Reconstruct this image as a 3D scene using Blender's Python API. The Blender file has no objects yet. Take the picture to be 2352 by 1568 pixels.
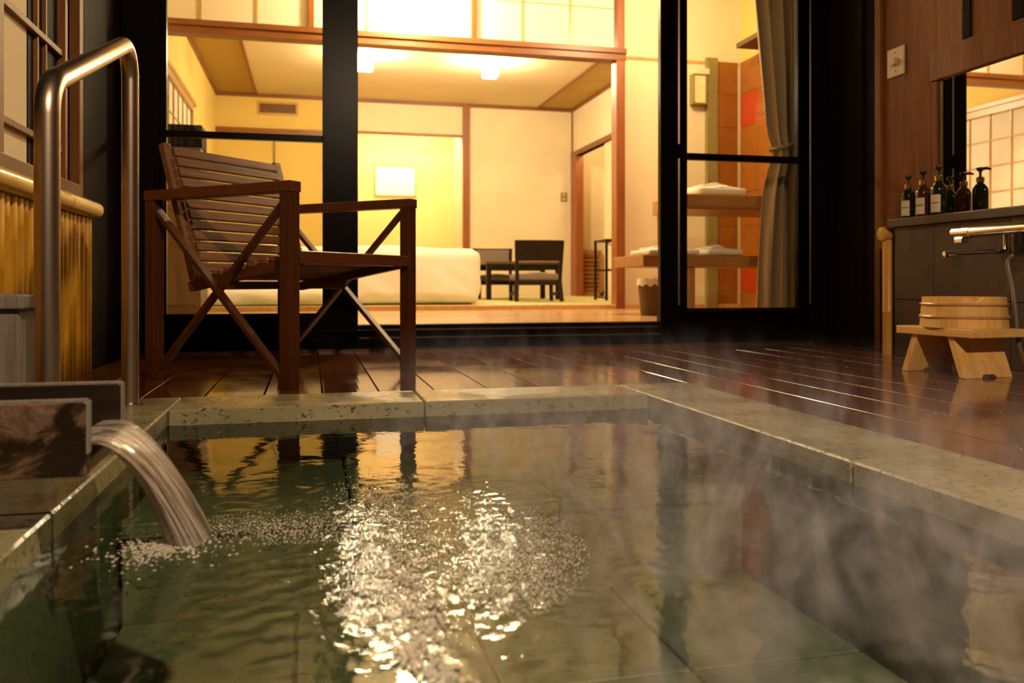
import bpy, bmesh, math, random
from math import sin, cos, pi, radians
from mathutils import Vector, Matrix, noise
random.seed(7)
scn = bpy.context.scene
col = scn.collection

# ------------------------------------------------------------------ camera
F = 1950.0; CX = 1176.0; HOR = 650.0; H = 0.34
TH = math.atan(464.0 / F); CT, ST = cos(TH), sin(TH)
cd = bpy.data.cameras.new('camera'); cam = bpy.data.objects.new('camera', cd); col.objects.link(cam)
cam.location = (0, 0, H); cam.rotation_euler = (pi / 2, 0, -TH)
cd.sensor_width = 36; cd.lens = F / 2352 * 36; cd.shift_y = -(784 - HOR) / 2352
cd.clip_start = 0.02; cd.clip_end = 100
cd.dof.use_dof = True; cd.dof.focus_distance = 2.1; cd.dof.aperture_fstop = 4.5
scn.camera = cam

# ------------------------------------------------------------------ world, light, exposure
w = bpy.data.worlds.new('night'); scn.world = w; w.use_nodes = True
w.node_tree.nodes['Background'].inputs[0].default_value = (0.012, 0.014, 0.022, 1)
w.node_tree.nodes['Background'].inputs[1].default_value = 0.35
def light(name, kind, loc, power, color, target=None, **kw):
    l = bpy.data.lights.new(name, kind); l.energy = power; l.color = color
    for k, v in kw.items(): setattr(l, k, v)
    o = bpy.data.objects.new(name, l); col.objects.link(o); o.location = loc
    if target is not None:
        o.rotation_euler = (Vector(target) - Vector(loc)).to_track_quat('-Z', 'Y').to_euler()
    return o
WARM = (1.0, 0.75, 0.42)
light('terrace_downlight_lamp', 'SPOT', (0.56, -0.5, 2.44), 430, (1.0, 0.71, 0.44), (0.55, 2.4, 0.1),
      spot_size=radians(105), spot_blend=0.6, shadow_soft_size=0.05)
light('veranda_ceiling_lamp', 'POINT', (0.74, 6.15, 2.58), 150, WARM, shadow_soft_size=0.10)
light('vanity_ceiling_lamp', 'POINT', (2.45, 5.35, 2.58), 95, WARM, shadow_soft_size=0.10)
light('alcove_lamp', 'AREA', (1.25, 11.75, 2.62), 40, (1.0, 0.72, 0.42), (1.25, 12.1, 0.5), shape='RECTANGLE', size=1.3, size_y=0.12)
light('entry_lamp', 'POINT', (3.87, 10.7, 2.3), 16, WARM, shadow_soft_size=0.08)
vs = scn.view_settings
vs.view_transform = 'Standard'; vs.look = 'None'; vs.gamma = 1; vs.exposure = 0.0; vs.use_curve_mapping = False

# ------------------------------------------------------------------ pixel helpers (direction only; the plane gives the distance)
def ray(px, py):
    a = (px - CX) / F
    return Vector((a * CT + ST, -a * ST + CT, (HOR - py) / F))
CAM = Vector((0, 0, H))
def G(px, py, z=0.0):
    r = ray(px, py); return CAM + r * ((z - H) / r.z)
def PY(px, py, Y):
    r = ray(px, py); return CAM + r * (Y / r.y)
def PX(px, py, X):
    r = ray(px, py); return CAM + r * (X / r.x)

# ------------------------------------------------------------------ mesh builder
class MB:
    def __init__(s): s.bm = bmesh.new()
    def box(s, x0, x1, y0, y1, z0, z1):
        v = [s.bm.verts.new(p) for p in ((x0,y0,z0),(x1,y0,z0),(x1,y1,z0),(x0,y1,z0),(x0,y0,z1),(x1,y0,z1),(x1,y1,z1),(x0,y1,z1))]
        for f in ((0,3,2,1),(4,5,6,7),(0,1,5,4),(1,2,6,5),(2,3,7,6),(3,0,4,7)): s.bm.faces.new([v[i] for i in f])
        return s
    def bar(s, a, b, wd, th, up=(0,0,1)):
        a = Vector(a); b = Vector(b); d = (b - a).normalized(); up = Vector(up)
        sx = d.cross(up)
        if sx.length < 1e-4: sx = d.cross(Vector((1,0,0)))
        sx.normalize(); sz = sx.cross(d)
        v = []
        for p in (a, b):
            for i, j in ((-1,-1),(1,-1),(1,1),(-1,1)): v.append(s.bm.verts.new(p + sx * (i * wd / 2) + sz * (j * th / 2)))
        for f in ((3,2,1,0),(4,5,6,7),(0,1,5,4),(1,2,6,5),(2,3,7,6),(3,0,4,7)): s.bm.faces.new([v[i] for i in f])
        return s
    def tube(s, pts, r, n=14, cap=True):
        pts = [Vector(p) for p in pts]; rs = r if isinstance(r, (list, tuple)) else [r] * len(pts)
        rings = []; ref = None
        for i, p in enumerate(pts):
            d = (pts[min(i+1, len(pts)-1)] - pts[max(i-1, 0)]).normalized()
            if ref is None:
                ref = d.orthogonal().normalized()
            ref = (ref - d * ref.dot(d)).normalized(); o2 = d.cross(ref)
            rings.append([s.bm.verts.new(p + (ref * cos(2*pi*k/n) + o2 * sin(2*pi*k/n)) * rs[i]) for k in range(n)])
        for a, b in zip(rings, rings[1:]):
            for k in range(n): s.bm.faces.new((a[k], a[(k+1)%n], b[(k+1)%n], b[k]))
        if cap: s.bm.faces.new(rings[0][::-1]); s.bm.faces.new(rings[-1])
        return s
    def lathe(s, prof, n=24, c=(0,0,0), cap=True):
        c = Vector(c); rings = [[s.bm.verts.new(c + Vector((r*cos(2*pi*k/n), r*sin(2*pi*k/n), z))) for k in range(n)] for r, z in prof]
        for a, b in zip(rings, rings[1:]):
            for k in range(n): s.bm.faces.new((a[k], a[(k+1)%n], b[(k+1)%n], b[k]))
        if cap: s.bm.faces.new(rings[0][::-1]); s.bm.faces.new(rings[-1])
        return s
    def prism(s, poly, axis, t0, t1):
        def P(u, v, t): return {'x': (t,u,v), 'y': (u,t,v), 'z': (u,v,t)}[axis]
        a = [s.bm.verts.new(P(u, v, t0)) for u, v in poly]; b = [s.bm.verts.new(P(u, v, t1)) for u, v in poly]
        n = len(poly)
        for k in range(n): s.bm.faces.new((a[k], a[(k+1)%n], b[(k+1)%n], b[k]))
        s.bm.faces.new(a[::-1]); s.bm.faces.new(b); return s
    def mesh(s, name, smooth=False):
        bmesh.ops.recalc_face_normals(s.bm, faces=s.bm.faces)
        me = bpy.data.meshes.new(name); s.bm.to_mesh(me); s.bm.free()
        if smooth: me.polygons.foreach_set('use_smooth', [True] * len(me.polygons))
        return me
    def build(s, name, m, parent=None, bevel=0.0, smooth=False, local=False, seg=2):
        if parent is not None and not local:
            bmesh.ops.translate(s.bm, verts=s.bm.verts, vec=-parent.location)
        me = s.mesh(name, smooth); me.materials.append(m)
        o = bpy.data.objects.new(name, me); col.objects.link(o)
        if parent is not None: o.parent = parent
        if bevel: add_bevel(o, bevel, seg)
        if smooth and not bevel:
            try: me.set_sharp_from_angle(angle=radians(40))
            except Exception: pass
        return o
def add_bevel(o, wd, seg=2):
    b = o.modifiers.new('bevel', 'BEVEL'); b.width = wd; b.segments = seg; b.limit_method = 'ANGLE'; b.angle_limit = radians(40)
def centred(m_, name, parent, x0, x1, y0, y1, z0, z1, bevel=0.002, cache={}):
    """one box piece with its origin at its own centre; alike sizes share mesh data"""
    key = (round(x1-x0,4), round(y1-y0,4), round(z1-z0,4), m_.name)
    if key not in cache:
        a, b, c = (x1-x0)/2, (y1-y0)/2, (z1-z0)/2
        cache[key] = MB().box(-a,a,-b,b,-c,c).mesh(name); cache[key].materials.append(m_)
    o = bpy.data.objects.new(name, cache[key]); col.objects.link(o)
    o.location = Vector(((x0+x1)/2, (y0+y1)/2, (z0+z1)/2)) - (parent.location if parent else Vector())
    if parent: o.parent = parent
    if bevel: add_bevel(o, bevel, 1)
    return o
def tag(o, label, cat=None, group=None, kind=None):
    if label: o['label'] = label
    if cat: o['category'] = cat
    if group: o['group'] = group
    if kind: o['kind'] = kind
    return o
def thing(name, label, cat, loc=(0,0,0), rz=0, group=None):
    o = bpy.data.objects.new(name, None); col.objects.link(o); o.empty_display_size = 0.05
    o.location = loc; o.rotation_euler.z = rz
    return tag(o, label, cat, group)
def struct(name, loc=(0,0,0)):
    o = bpy.data.objects.new(name, None); col.objects.link(o); o.location = loc; o['kind'] = 'structure'; o.empty_display_size = 0.05
    return o

# ------------------------------------------------------------------ materials
def C(h):
    h = h.lstrip('#'); v = [int(h[i:i+2], 16) / 255 for i in (0, 2, 4)]
    return tuple((x / 12.92 if x <= 0.04045 else ((x + 0.055) / 1.055) ** 2.4) for x in v) + (1,)
class NT:
    def __init__(s, name):
        s.m = bpy.data.materials.new(name); s.m.use_nodes = True; s.t = s.m.node_tree; s.t.nodes.clear()
        s.out = s.n('ShaderNodeOutputMaterial')
    def n(s, typ, **kw):
        nd = s.t.nodes.new(typ)
        for k, v in kw.items():
            if isinstance(k, str) and hasattr(nd, k): setattr(nd, k, v)
        return nd
    def l(s, a, b): s.t.links.new(a, b)
    def coords(s, scale=(1,1,1), rnd=True, kind='Object'):
        tc = s.n('ShaderNodeTexCoord'); mp = s.n('ShaderNodeMapping'); mp.inputs['Scale'].default_value = scale
        s.l(tc.outputs[kind], mp.inputs['Vector'])
        if rnd:
            oi = s.n('ShaderNodeObjectInfo'); ml = s.n('ShaderNodeMath', operation='MULTIPLY'); ml.inputs[1].default_value = 37.0
            s.l(oi.outputs['Random'], ml.inputs[0]); s.l(ml.outputs[0], mp.inputs['Location'])
        return mp.outputs['Vector']
    def noise(s, vec, scale, detail=4, rough=0.55, dist=0.0):
        nz = s.n('ShaderNodeTexNoise'); nz.inputs['Scale'].default_value = scale; nz.inputs['Detail'].default_value = detail
        nz.inputs['Roughness'].default_value = rough; nz.inputs['Distortion'].default_value = dist
        if vec is not None: s.l(vec, nz.inputs['Vector'])
        return nz.outputs['Fac']
    def ramp(s, fac, stops):
        r = s.n('ShaderNodeValToRGB'); e = r.color_ramp.elements
        while len(e) < len(stops): e.new(0.5)
        for i, (p, c) in enumerate(stops):
            e[i].position = p; e[i].color = c if isinstance(c, tuple) else (c, c, c, 1)
        s.l(fac, r.inputs[0]); return r.outputs['Color']
    def math(s, op, a, b=None, clamp=False):
        m = s.n('ShaderNodeMath', operation=op); m.use_clamp = clamp
        for i, v in enumerate((a, b)):
            if v is None: continue
            if isinstance(v, (int, float)): m.inputs[i].default_value = v
            else: s.l(v, m.inputs[i])
        return m.outputs[0]
    def bump(s, h, strength=0.3, dist=0.01, normal=None):
        b = s.n('ShaderNodeBump'); b.inputs['Strength'].default_value = strength; b.inputs['Distance'].default_value = dist
        s.l(h, b.inputs['Height'])
        if normal is not None: s.l(normal, b.inputs['Normal'])
        return b.outputs['Normal']
    def principled(s, color=None, rough=0.5, normal=None, **kw):
        p = s.n('ShaderNodeBsdfPrincipled')
        for k, v in (('Base Color', color), ('Roughness', rough), ('Normal', normal)):
            if v is None: continue
            if isinstance(v, (tuple, float, int)): p.inputs[k].default_value = v
            else: s.l(v, p.inputs[k])
        for k, v in kw.items(): p.inputs[k.replace('_', ' ')].default_value = v
        s.l(p.outputs[0], s.out.inputs['Surface']); return p
def wood(name, dark, light_, axis='X', rough=0.5, grain=1.0, bump=0.15, var=0.25, spec=0.5, groove=None, wet=None, coat=0.0):
    t = NT(name); sc = {'X': (1.2, 14, 14), 'Y': (14, 1.2, 14), 'Z': (14, 14, 1.2)}[axis]
    v = t.coords(tuple(a * grain for a in sc)); n1 = t.noise(v, 2.2, 6, 0.6, 0.6)
    colr = t.ramp(n1, [(0.28, dark), (0.72, light_)])
    oi = t.n('ShaderNodeObjectInfo'); hs = t.n('ShaderNodeHueSaturation')
    val = t.math('ADD', t.math('MULTIPLY', oi.outputs['Random'], var), 1 - var / 2)
    t.l(val, hs.inputs['Value']); t.l(colr, hs.inputs['Color'])
    nrm = t.bump(n1, bump, 0.004)
    if groove:
        tc = t.n('ShaderNodeTexCoord'); wv = t.n('ShaderNodeTexWave', bands_direction=groove[0]); wv.inputs['Scale'].default_value = groove[1]
        t.l(tc.outputs['Object'], wv.inputs['Vector']); nrm = t.bump(wv.outputs['Fac'], groove[2], 0.002, nrm)
    rg = rough
    if wet:
        wn = t.noise(t.coords((1,1,1), kind='Object'), 3.0, 3); rg = t.ramp(wn, [(0.35, wet[0]), (0.65, wet[1])])
    p = t.principled(hs.outputs['Color'], rg, nrm, Specular_IOR_Level=spec, Coat_Weight=coat, Coat_Roughness=0.08)
    return t.m
def plaster(name, c, rough=0.85, var=0.06, scale=40, bump=0.08):
    t = NT(name); v = t.coords((1,1,1), rnd=False); n1 = t.noise(v, scale, 5); n2 = t.noise(v, 1.5, 2)
    a = tuple(x * (1 - var) for x in c[:3]) + (1,); b = tuple(min(1, x * (1 + var)) for x in c[:3]) + (1,)
    t.principled(t.ramp(n2, [(0.3, a), (0.7, b)]), rough, t.bump(n1, bump, 0.003)); return t.m
def plain(name, c, rough=0.5, metallic=0.0, nscale=30, var=0.08, bump=0.03, **kw):
    t = NT(name); n1 = t.noise(t.coords((1,1,1)), nscale, 3)
    a = tuple(x * (1 - var) for x in c[:3]) + (1,); b = tuple(min(1, x * (1 + var)) for x in c[:3]) + (1,)
    t.principled(t.ramp(n1, [(0.3, a), (0.7, b)]), rough, t.bump(n1, bump, 0.002), Metallic=metallic, **kw); return t.m
def stone(name, c0, c1, fleck, rough=(0.2, 0.5), bump=0.25):
    t = NT(name); v = t.coords((1,1,1)); n1 = t.noise(v, 5, 6, 0.6); base = t.ramp(n1, [(0.3, c0), (0.7, c1)])
    v2 = t.coords((50, 130, 90)); n2 = t.noise(v2, 1.0, 4, 0.6, 0.5)
    fl = t.ramp(n2, [(0.56, 0.0), (0.66, 1.0)])
    mx = t.n('ShaderNodeMix', data_type='RGBA'); t.l(fl, mx.inputs[0]); t.l(base, mx.inputs[6]); mx.inputs[7].default_value = fleck
    n3 = t.noise(v, 120, 3); wn = t.noise(v, 6, 3)
    hgt = t.math('SUBTRACT', t.math('MULTIPLY', n3, 0.5), fl)
    t.principled(mx.outputs[2], t.ramp(wn, [(0.4, rough[0]), (0.62, rough[1])]), t.bump(hgt, bump, 0.003)); return t.m
def emit(name, c, strength):
    t = NT(name); e = t.n('ShaderNodeEmission'); e.inputs[0].default_value = c; e.inputs[1].default_value = strength
    t.l(e.outputs[0], t.out.inputs['Surface']); return t.m
def thin_glass(name, tint=(0.95, 0.97, 0.93, 1), ior=1.5):
    t = NT(name); tr = t.n('ShaderNodeBsdfTransparent'); tr.inputs[0].default_value = tint
    gl = t.n('ShaderNodeBsdfGlossy'); gl.inputs['Roughness'].default_value = 0.01
    fr = t.n('ShaderNodeFresnel'); fr.inputs[0].default_value = ior
    mx = t.n('ShaderNodeMixShader'); t.l(fr.outputs[0], mx.inputs[0]); t.l(tr.outputs[0], mx.inputs[1]); t.l(gl.outputs[0], mx.inputs[2])
    t.l(mx.outputs[0], t.out.inputs['Surface']); return t.m
def paper(name, c, trans=0.35):
    t = NT(name); d = t.n('ShaderNodeBsdfDiffuse'); d.inputs[0].default_value = c; r = t.n('ShaderNodeBsdfTranslucent'); r.inputs[0].default_value = c
    n1 = t.noise(t.coords((1,1,1)), 90, 4); t.l(t.bump(n1, 0.15, 0.002), d.inputs['Normal'])
    mx = t.n('ShaderNodeMixShader'); mx.inputs[0].default_value = trans
    t.l(d.outputs[0], mx.inputs[1]); t.l(r.outputs[0], mx.inputs[2]); t.l(mx.outputs[0], t.out.inputs['Surface']); return t.m

M = {}
M['black'] = wood('black_stained_wood', (0.003,0.0015,0.001,1), (0.006,0.003,0.002,1), 'Z', 0.6, spec=0.05)
M['blackmetal'] = plain('black_metal', (0.0035,0.0016,0.0012,1), 0.3, 0.0, Specular_IOR_Level=0.08)
M['alu'] = plain('track_metal', (0.17,0.12,0.09,1), 0.35, 0.9)
M['deck'] = wood('wet_deck_wood', (0.080,0.025,0.005,1), (0.145,0.047,0.010,1), 'Y', 0.2, 1.0, 0.06, 0.3, 0.65, ('X', 26, 0.03), (0.06, 0.15))
M['gap'] = plain('deck_underside', (0.006,0.004,0.003,1), 0.6)
M['stone'] = stone('green_tuff_stone', (0.23,0.215,0.115,1), (0.38,0.35,0.21,1), (0.055,0.05,0.025,1), (0.14, 0.40), 0.35)
M['poolstone'] = stone('pool_green_stone', (0.085,0.115,0.075,1), (0.165,0.195,0.125,1), (0.06,0.08,0.055,1), (0.4, 0.6), 0.1)
M['grout'] = plain('dark_grout', (0.05,0.055,0.035,1), 0.8)
M['wallcream'] = plaster('cream_plaster', (0.72,0.51,0.15,1))
M['wallpale'] = plaster('pale_plaster', (0.74,0.63,0.42,1))
M['niche'] = plaster('ochre_niche_plaster', (0.82,0.62,0.26,1))
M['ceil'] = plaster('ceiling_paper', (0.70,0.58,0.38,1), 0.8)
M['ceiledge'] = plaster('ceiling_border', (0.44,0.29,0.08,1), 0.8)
M['trim'] = wood('red_brown_trim', (0.16,0.052,0.012,1), (0.27,0.095,0.025,1), 'X', 0.4)
M['trimz'] = wood('red_brown_post', (0.19,0.052,0.012,1), (0.30,0.095,0.025,1), 'Z', 0.4)
M['honey'] = wood('honey_wood', (0.42,0.22,0.07,1), (0.60,0.36,0.13,1), 'Y', 0.35)
M['veranda'] = wood('veranda_floor_wood', (0.40,0.22,0.09,1), (0.56,0.34,0.15,1), 'X', 0.22)
M['tatami'] = wood('tatami_weave', (0.40,0.36,0.14,1), (0.52,0.47,0.20,1), 'X', 0.7, 3.0)
M['paper'] = paper('shoji_paper', (0.90,0.84,0.72,1))
M['paperdim'] = paper('window_paper', (0.92,0.78,0.56,1), 0.05)
M['linen'] = plain('white_linen', (0.90,0.86,0.78,1), 0.85, 0, 60, 0.03, 0.05)
M['towel'] = plain('white_towel', (0.80,0.76,0.70,1), 0.95, 0, 150, 0.05, 0.4)
M['chairwood'] = wood('teak_chair_wood', (0.070,0.017,0.004,1), (0.14,0.038,0.010,1), 'X', 0.38, 2.0, 0.25)
M['chairlegs'] = wood('teak_chair_leg', (0.048,0.011,0.0022,1), (0.085,0.021,0.0045,1), 'Z', 0.38, 2.0, 0.2)
M['slat'] = wood('weathered_slat', (0.12,0.042,0.014,1), (0.26,0.105,0.040,1), 'X', 0.35, 2.0, 0.3)
M['darkchair'] = wood('dark_room_chair', (0.010,0.004,0.002,1), (0.020,0.009,0.005,1), 'Z', 0.5, spec=0.2)
M['cushion'] = plain('grey_cushion', (0.20,0.155,0.12,1), 0.9, 0, 200, 0.1, 0.2)
M['steel'] = plain('satin_stainless', (0.48,0.38,0.30,1), 0.34, 1.0, 8, 0.05, 0.01)
M['chrome'] = plain('chrome', (0.75,0.68,0.62,1), 0.12, 1.0, 8, 0.02, 0.0)
def trough_wood():
    t = NT('weathered_trough_wood'); v = t.coords((1,1,1)); n1 = t.noise(v, 90, 5, 0.7); n2 = t.noise(t.coords((1,1,1.6)), 9, 4, 0.6, 0.6)
    base = t.ramp(n1, [(0.3, (0.055,0.028,0.016,1)), (0.7, (0.21,0.125,0.080,1))]); wet = t.ramp(n2, [(0.47, 0.0), (0.56, 1.0)])
    mx = t.n('ShaderNodeMix', data_type='RGBA'); t.l(wet, mx.inputs[0]); t.l(base, mx.inputs[6]); mx.inputs[7].default_value = (0.016,0.008,0.005,1)
    t.principled(mx.outputs[2], t.ramp(wet, [(0.0, 0.6), (1.0, 0.18)]), t.bump(n1, 0.35, 0.003)); return t.m
M['trough'] = trough_wood()
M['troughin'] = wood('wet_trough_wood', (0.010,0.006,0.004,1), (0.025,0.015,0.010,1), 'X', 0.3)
M['greywood'] = wood('grey_weathered_wood', (0.12,0.105,0.085,1), (0.25,0.22,0.18,1), 'Z', 0.7, 2.5, 0.5)
M['bamboo'] = wood('yellow_bamboo', (0.42,0.20,0.008,1), (0.58,0.31,0.018,1), 'Z', 0.6, 1.0, 0.05, 0.3, spec=0.12)
M['bamboopole'] = wood('yellow_bamboo_pole', (0.55,0.31,0.025,1), (0.68,0.42,0.05,1), 'Y', 0.25, 1.0, 0.03, 0.1)
M['palebamboo'] = wood('pale_bamboo', (0.50,0.25,0.035,1), (0.66,0.36,0.07,1), 'Z', 0.35, 1.0, 0.05, 0.1)
M['frame'] = wood('terrace_window_wood', (0.15,0.055,0.010,1), (0.24,0.095,0.020,1), 'Z', 0.55, spec=0.2)
M['redwood'] = wood('red_brown_wall_board', (0.14,0.048,0.013,1), (0.23,0.083,0.025,1), 'Z', 0.6, 0.8, 0.08, 0.12, spec=0.15)
M['darkwall'] = wood('dark_wall_board', (0.005,0.002,0.0013,1), (0.011,0.0045,0.003,1), 'Z', 0.65, spec=0.05)
M['slate'] = stone('dark_slate_tile', (0.026,0.010,0.005,1), (0.048,0.020,0.011,1), (0.014,0.007,0.004,1), (0.4, 0.6), 0.15)
M['hinoki'] = wood('pale_cypress', (0.66,0.34,0.08,1), (0.88,0.56,0.20,1), 'Z', 0.42, 1.2, 0.1, 0.08)
M['hinokix'] = wood('pale_cypress_top', (0.68,0.36,0.09,1), (0.88,0.56,0.20,1), 'Y', 0.42, 1.2, 0.1, 0.08)
M['hoop'] = wood('cypress_hoop', (0.48,0.24,0.06,1), (0.62,0.36,0.12,1), 'X', 0.3)
M['glass'] = thin_glass('window_glass')
M['mirror'] = plain('mirror_silver', (0.90,0.90,0.88,1), 0.01, 1.0, 3, 0.0, 0.0)
M['tile'] = plain('orange_tile', (0.31,0.105,0.012,1), 0.3, 0, 4, 0.12, 0.02)
M['redtile'] = plain('red_tile', (0.42,0.05,0.010,1), 0.3, 0, 4, 0.1, 0.02)
M['curtain'] = plain('beige_curtain', (0.30,0.20,0.12,1), 0.95, 0, 120, 0.08, 0.2)
M['vanity'] = wood('vanity_wood', (0.28,0.12,0.035,1), (0.40,0.19,0.06,1), 'X', 0.4)
M['plate'] = plain('ivory_plastic', (0.55,0.42,0.24,1), 0.4)
M['brown'] = plain('brown_vent_metal', (0.16,0.07,0.02,1), 0.5)
M['greenglass'] = plain('dark_green_bottle', (0.016,0.022,0.006,1), 0.08, 0, 5, 0.05, 0.0, Transmission_Weight=0.25)
M['amber'] = plain('amber_bottle', (0.075,0.026,0.006,1), 0.08, 0, 5, 0.05, 0.0, Transmission_Weight=0.25)
M['pump'] = plain('dark_pump_plastic', (0.020,0.014,0.010,1), 0.3)
M['collar'] = plain('gold_collar', (0.62,0.45,0.18,1), 0.2, 1.0)
M['label'] = plain('paper_label', (0.66,0.55,0.42,1), 0.7)
M['ink'] = plain('green_ink', (0.14,0.17,0.04,1), 0.7)
M['inkdark'] = plain('dark_ink', (0.05,0.045,0.03,1), 0.7)
M['hose'] = plain('grey_hose', (0.16,0.12,0.09,1), 0.35)
M['art'] = plain('pale_picture_sheet', (0.85,0.82,0.74,1), 0.8)
M['lampbox'] = emit('lamp_shade_glow', (1.0, 0.79, 0.48, 1), 290)
M['lantern'] = plain('lantern_cream_panel', (0.80,0.68,0.36,1), 0.6)
M['olive'] = plain('olive_metal', (0.24,0.19,0.06,1), 0.4)
M['louvre'] = wood('louvre_wood', (0.34,0.14,0.03,1), (0.48,0.22,0.06,1), 'X', 0.4)
M['screen'] = plain('dark_screen', (0.005,0.004,0.004,1), 0.7, Specular_IOR_Level=0.1)
M['cabinet'] = wood('brown_cabinet', (0.085,0.045,0.018,1), (0.14,0.078,0.033,1), 'Z', 0.5)

# ------------------------------------------------------------------ key planes
PXL, PXR, PYF, PYN = -0.365, 0.99, 2.385, -0.40     # pool inner edges
CPW = 0.26                                            # coping width
DOORY = 4.36; WALLL = -0.83; WALLR = 2.85
ZV = 0.13; ZT = 0.165                                 # veranda floor, tatami
BEAMY = 6.60; BACKY = 11.5; RXL, RXR = -1.18, 3.62; CEILZ = 2.80
WATER = -0.036

# ------------------------------------------------------------------ pool basin
basin = struct('pool_basin', (PXL, PYF, -0.4))
BENZ, FLZ, BENY = -0.135, -0.335, 1.81
MB().box(PXL-0.16, PXR+0.16, PYN-0.16, PYF+0.16, -0.46, -0.40).build('basin_bed', M['grout'], basin)
def slab_row(name, x0, x1, y0, y1, z0, z1, nx, ny, mat, gap=0.004, nz=1, bevel=0.003):
    dx, dy, dz = (x1-x0)/nx, (y1-y0)/ny, (z1-z0)/nz
    for i in range(nx):
        for j in range(ny):
            for k in range(nz):
                gx = gap/2 if nx > 1 else 0; gy = gap/2 if ny > 1 else 0; gz = gap/2 if nz > 1 else 0
                centred(mat, name, basin, x0+i*dx+gx, x0+(i+1)*dx-gx, y0+j*dy+gy, y0+(j+1)*dy-gy, z0+k*dz+gz, z0+(k+1)*dz-gz, bevel)
MB().box(PXL, PXR, PYN, BENY, -0.40, FLZ-0.012).build('floor_grout', M['grout'], basin)
slab_row('floor_tile', PXL, PXR, PYN, BENY, -0.40, FLZ, 4, 5, M['poolstone'], 0.008)
slab_row('bench_riser', PXL, PXR, BENY, BENY+0.03, -0.40, BENZ-0.034, 3, 1, M['poolstone'], 0.006)
slab_row('bench_slab', PXL, PXR, BENY-0.012, PYF+0.012, BENZ-0.03, BENZ, 3, 1, M['poolstone'], 0.006)
WT = 0.04
slab_row('wall_slab', PXL-WT, PXR+WT, PYF+0.012, PYF+0.012+WT, -0.40, -0.042, 3, 1, M['poolstone'])
slab_row('wall_slab', PXR+0.012, PXR+0.012+WT, PYN, PYF, -0.40, -0.042, 1, 4, M['poolstone'])
slab_row('wall_slab', PXL-0.012-WT, PXL-0.012, PYN, PYF, -0.40, -0.042, 1, 4, M['poolstone'])
slab_row('wall_slab', PXL-WT, PXR+WT, PYN-0.012-WT, PYN-0.012, -0.40, -0.042, 3, 1, M['poolstone'])
# coping stones
ZC0, ZC1 = -0.040, 0.006
def cop(x0, x1, y0, y1): centred(M['stone'], 'coping_slab', basin, x0, x1, y0, y1, ZC0, ZC1, 0.004)
g = 0.0018
for a, b in ((PXL+g, 0.315-g), (0.315+g, PXR-g)): cop(a, b, PYF, PYF+CPW)
ys = [PYF+CPW, 1.403, 0.15, PYN-CPW]
for a, b in zip(ys, ys[1:]): cop(PXR, PXR+CPW-0.01, b+g, a-g)
ys = [PYF+CPW, 1.358, 0.10, PYN-CPW]
for a, b in zip(ys, ys[1:]): cop(PXL-CPW, PXL, b+g, a-g)
for a, b in ((PXL+g, 0.315-g), (0.315+g, PXR-g)): cop(a, b, PYN-CPW, PYN)

# ------------------------------------------------------------------ terrace floor of deck boards
floor = struct('floor', (0, 3, 0))
for x0, x1, y0, y1 in ((WALLL-0.3, RXR, PYF+CPW+0.02, DOORY), (PXR+CPW+0.01, WALLR+0.5, -1.2, PYF+CPW+0.02), (WALLL-0.3, PXL-CPW-0.02, -1.2, PYF+CPW+0.02)):
    MB().box(x0, x1, y0, y1, -0.10, -0.034).build('deck_substrate', M['gap'], floor)
BW = 0.1735; GAP = 0.005; xo, xi = PXL-CPW, PXR+CPW-0.01
k0 = math.floor((WALLL - 0.211) / BW) ; x = 0.211 + k0 * BW; i = 0
while x < WALLR:
    a, b = max(x, WALLL) + GAP/2, min(x + BW, WALLR) - GAP/2
    def run(a, b, y0, y1, i):
        if b - a < 0.02: return
        js = [3.30] if i % 3 == 0 else ([3.92] if i % 3 == 1 else [])
        if y0 < 2: js = [1.9 + 0.37 * ((i * 2) % 3)] + js
        e = [y0] + [j for j in js if y0 + 0.2 < j < y1 - 0.2] + [y1]
        for p, q in zip(e, e[1:]): centred(M['deck'], 'deck_board', floor, a, b, p + 0.0015, q - 0.0015, -0.030, 0.0, 0.0008)
    yf = PYF + CPW + 0.004
    if b <= xo or a >= xi: run(a, b, -0.9, DOORY - 0.06, i)
    elif a < xo < b: run(a, xo - 0.004, -0.9, DOORY - 0.06, i); run(xo, b, yf, DOORY - 0.06, i)
    elif a < xi < b: run(a, xi, yf, DOORY - 0.06, i); run(xi + 0.004, b, -0.9, DOORY - 0.06, i)
    else: run(a, b, yf, DOORY - 0.06, i)
    x += BW; i += 1

# ------------------------------------------------------------------ house front: sill, posts, glazed leaves
wf = struct('wall_front', (0, DOORY, 0))
MB().box(WALLL-0.4, -0.70, DOORY-0.05, DOORY+0.08, -0.03, 2.80).build('corner_post', M['black'], wf, 0.004)
MB().box(2.77, 3.8, DOORY-0.04, DOORY+0.08, -0.03, 2.80).build('end_panel', M['black'], wf, 0.004)
MB().box(-0.70, 2.77, DOORY-0.05, DOORY+0.10, 2.40, 2.80).build('header', M['black'], wf, 0.004)
sill = struct('trim_1', (0, DOORY, 0))
MB().box(-0.70, 2.77, DOORY-0.055, DOORY+0.04, -0.03, 0.060).build('lower_sill', M['blackmetal'], sill, 0.003)
MB().box(-0.70, 2.77, DOORY-0.025, DOORY+0.10, 0.060, 0.105).build('upper_sill', M['blackmetal'], sill, 0.003)
MB().box(0.20, 1.86, DOORY+0.00, DOORY+0.10, 0.105, 0.128).build('floor_nosing', M['blackmetal'], sill, 0.002)
for z, y in ((0.062, -0.058), (0.100, -0.028)):
    MB().box(0.24, 1.85, DOORY+y-0.004, DOORY+y+0.004, z, z+0.007).build('metal_track', M['alu'], sill)
MB().box(-0.70, 2.77, DOORY-0.075, DOORY-0.055, -0.03, 0.012).build('drip_edge', M['alu'], sill)
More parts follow.
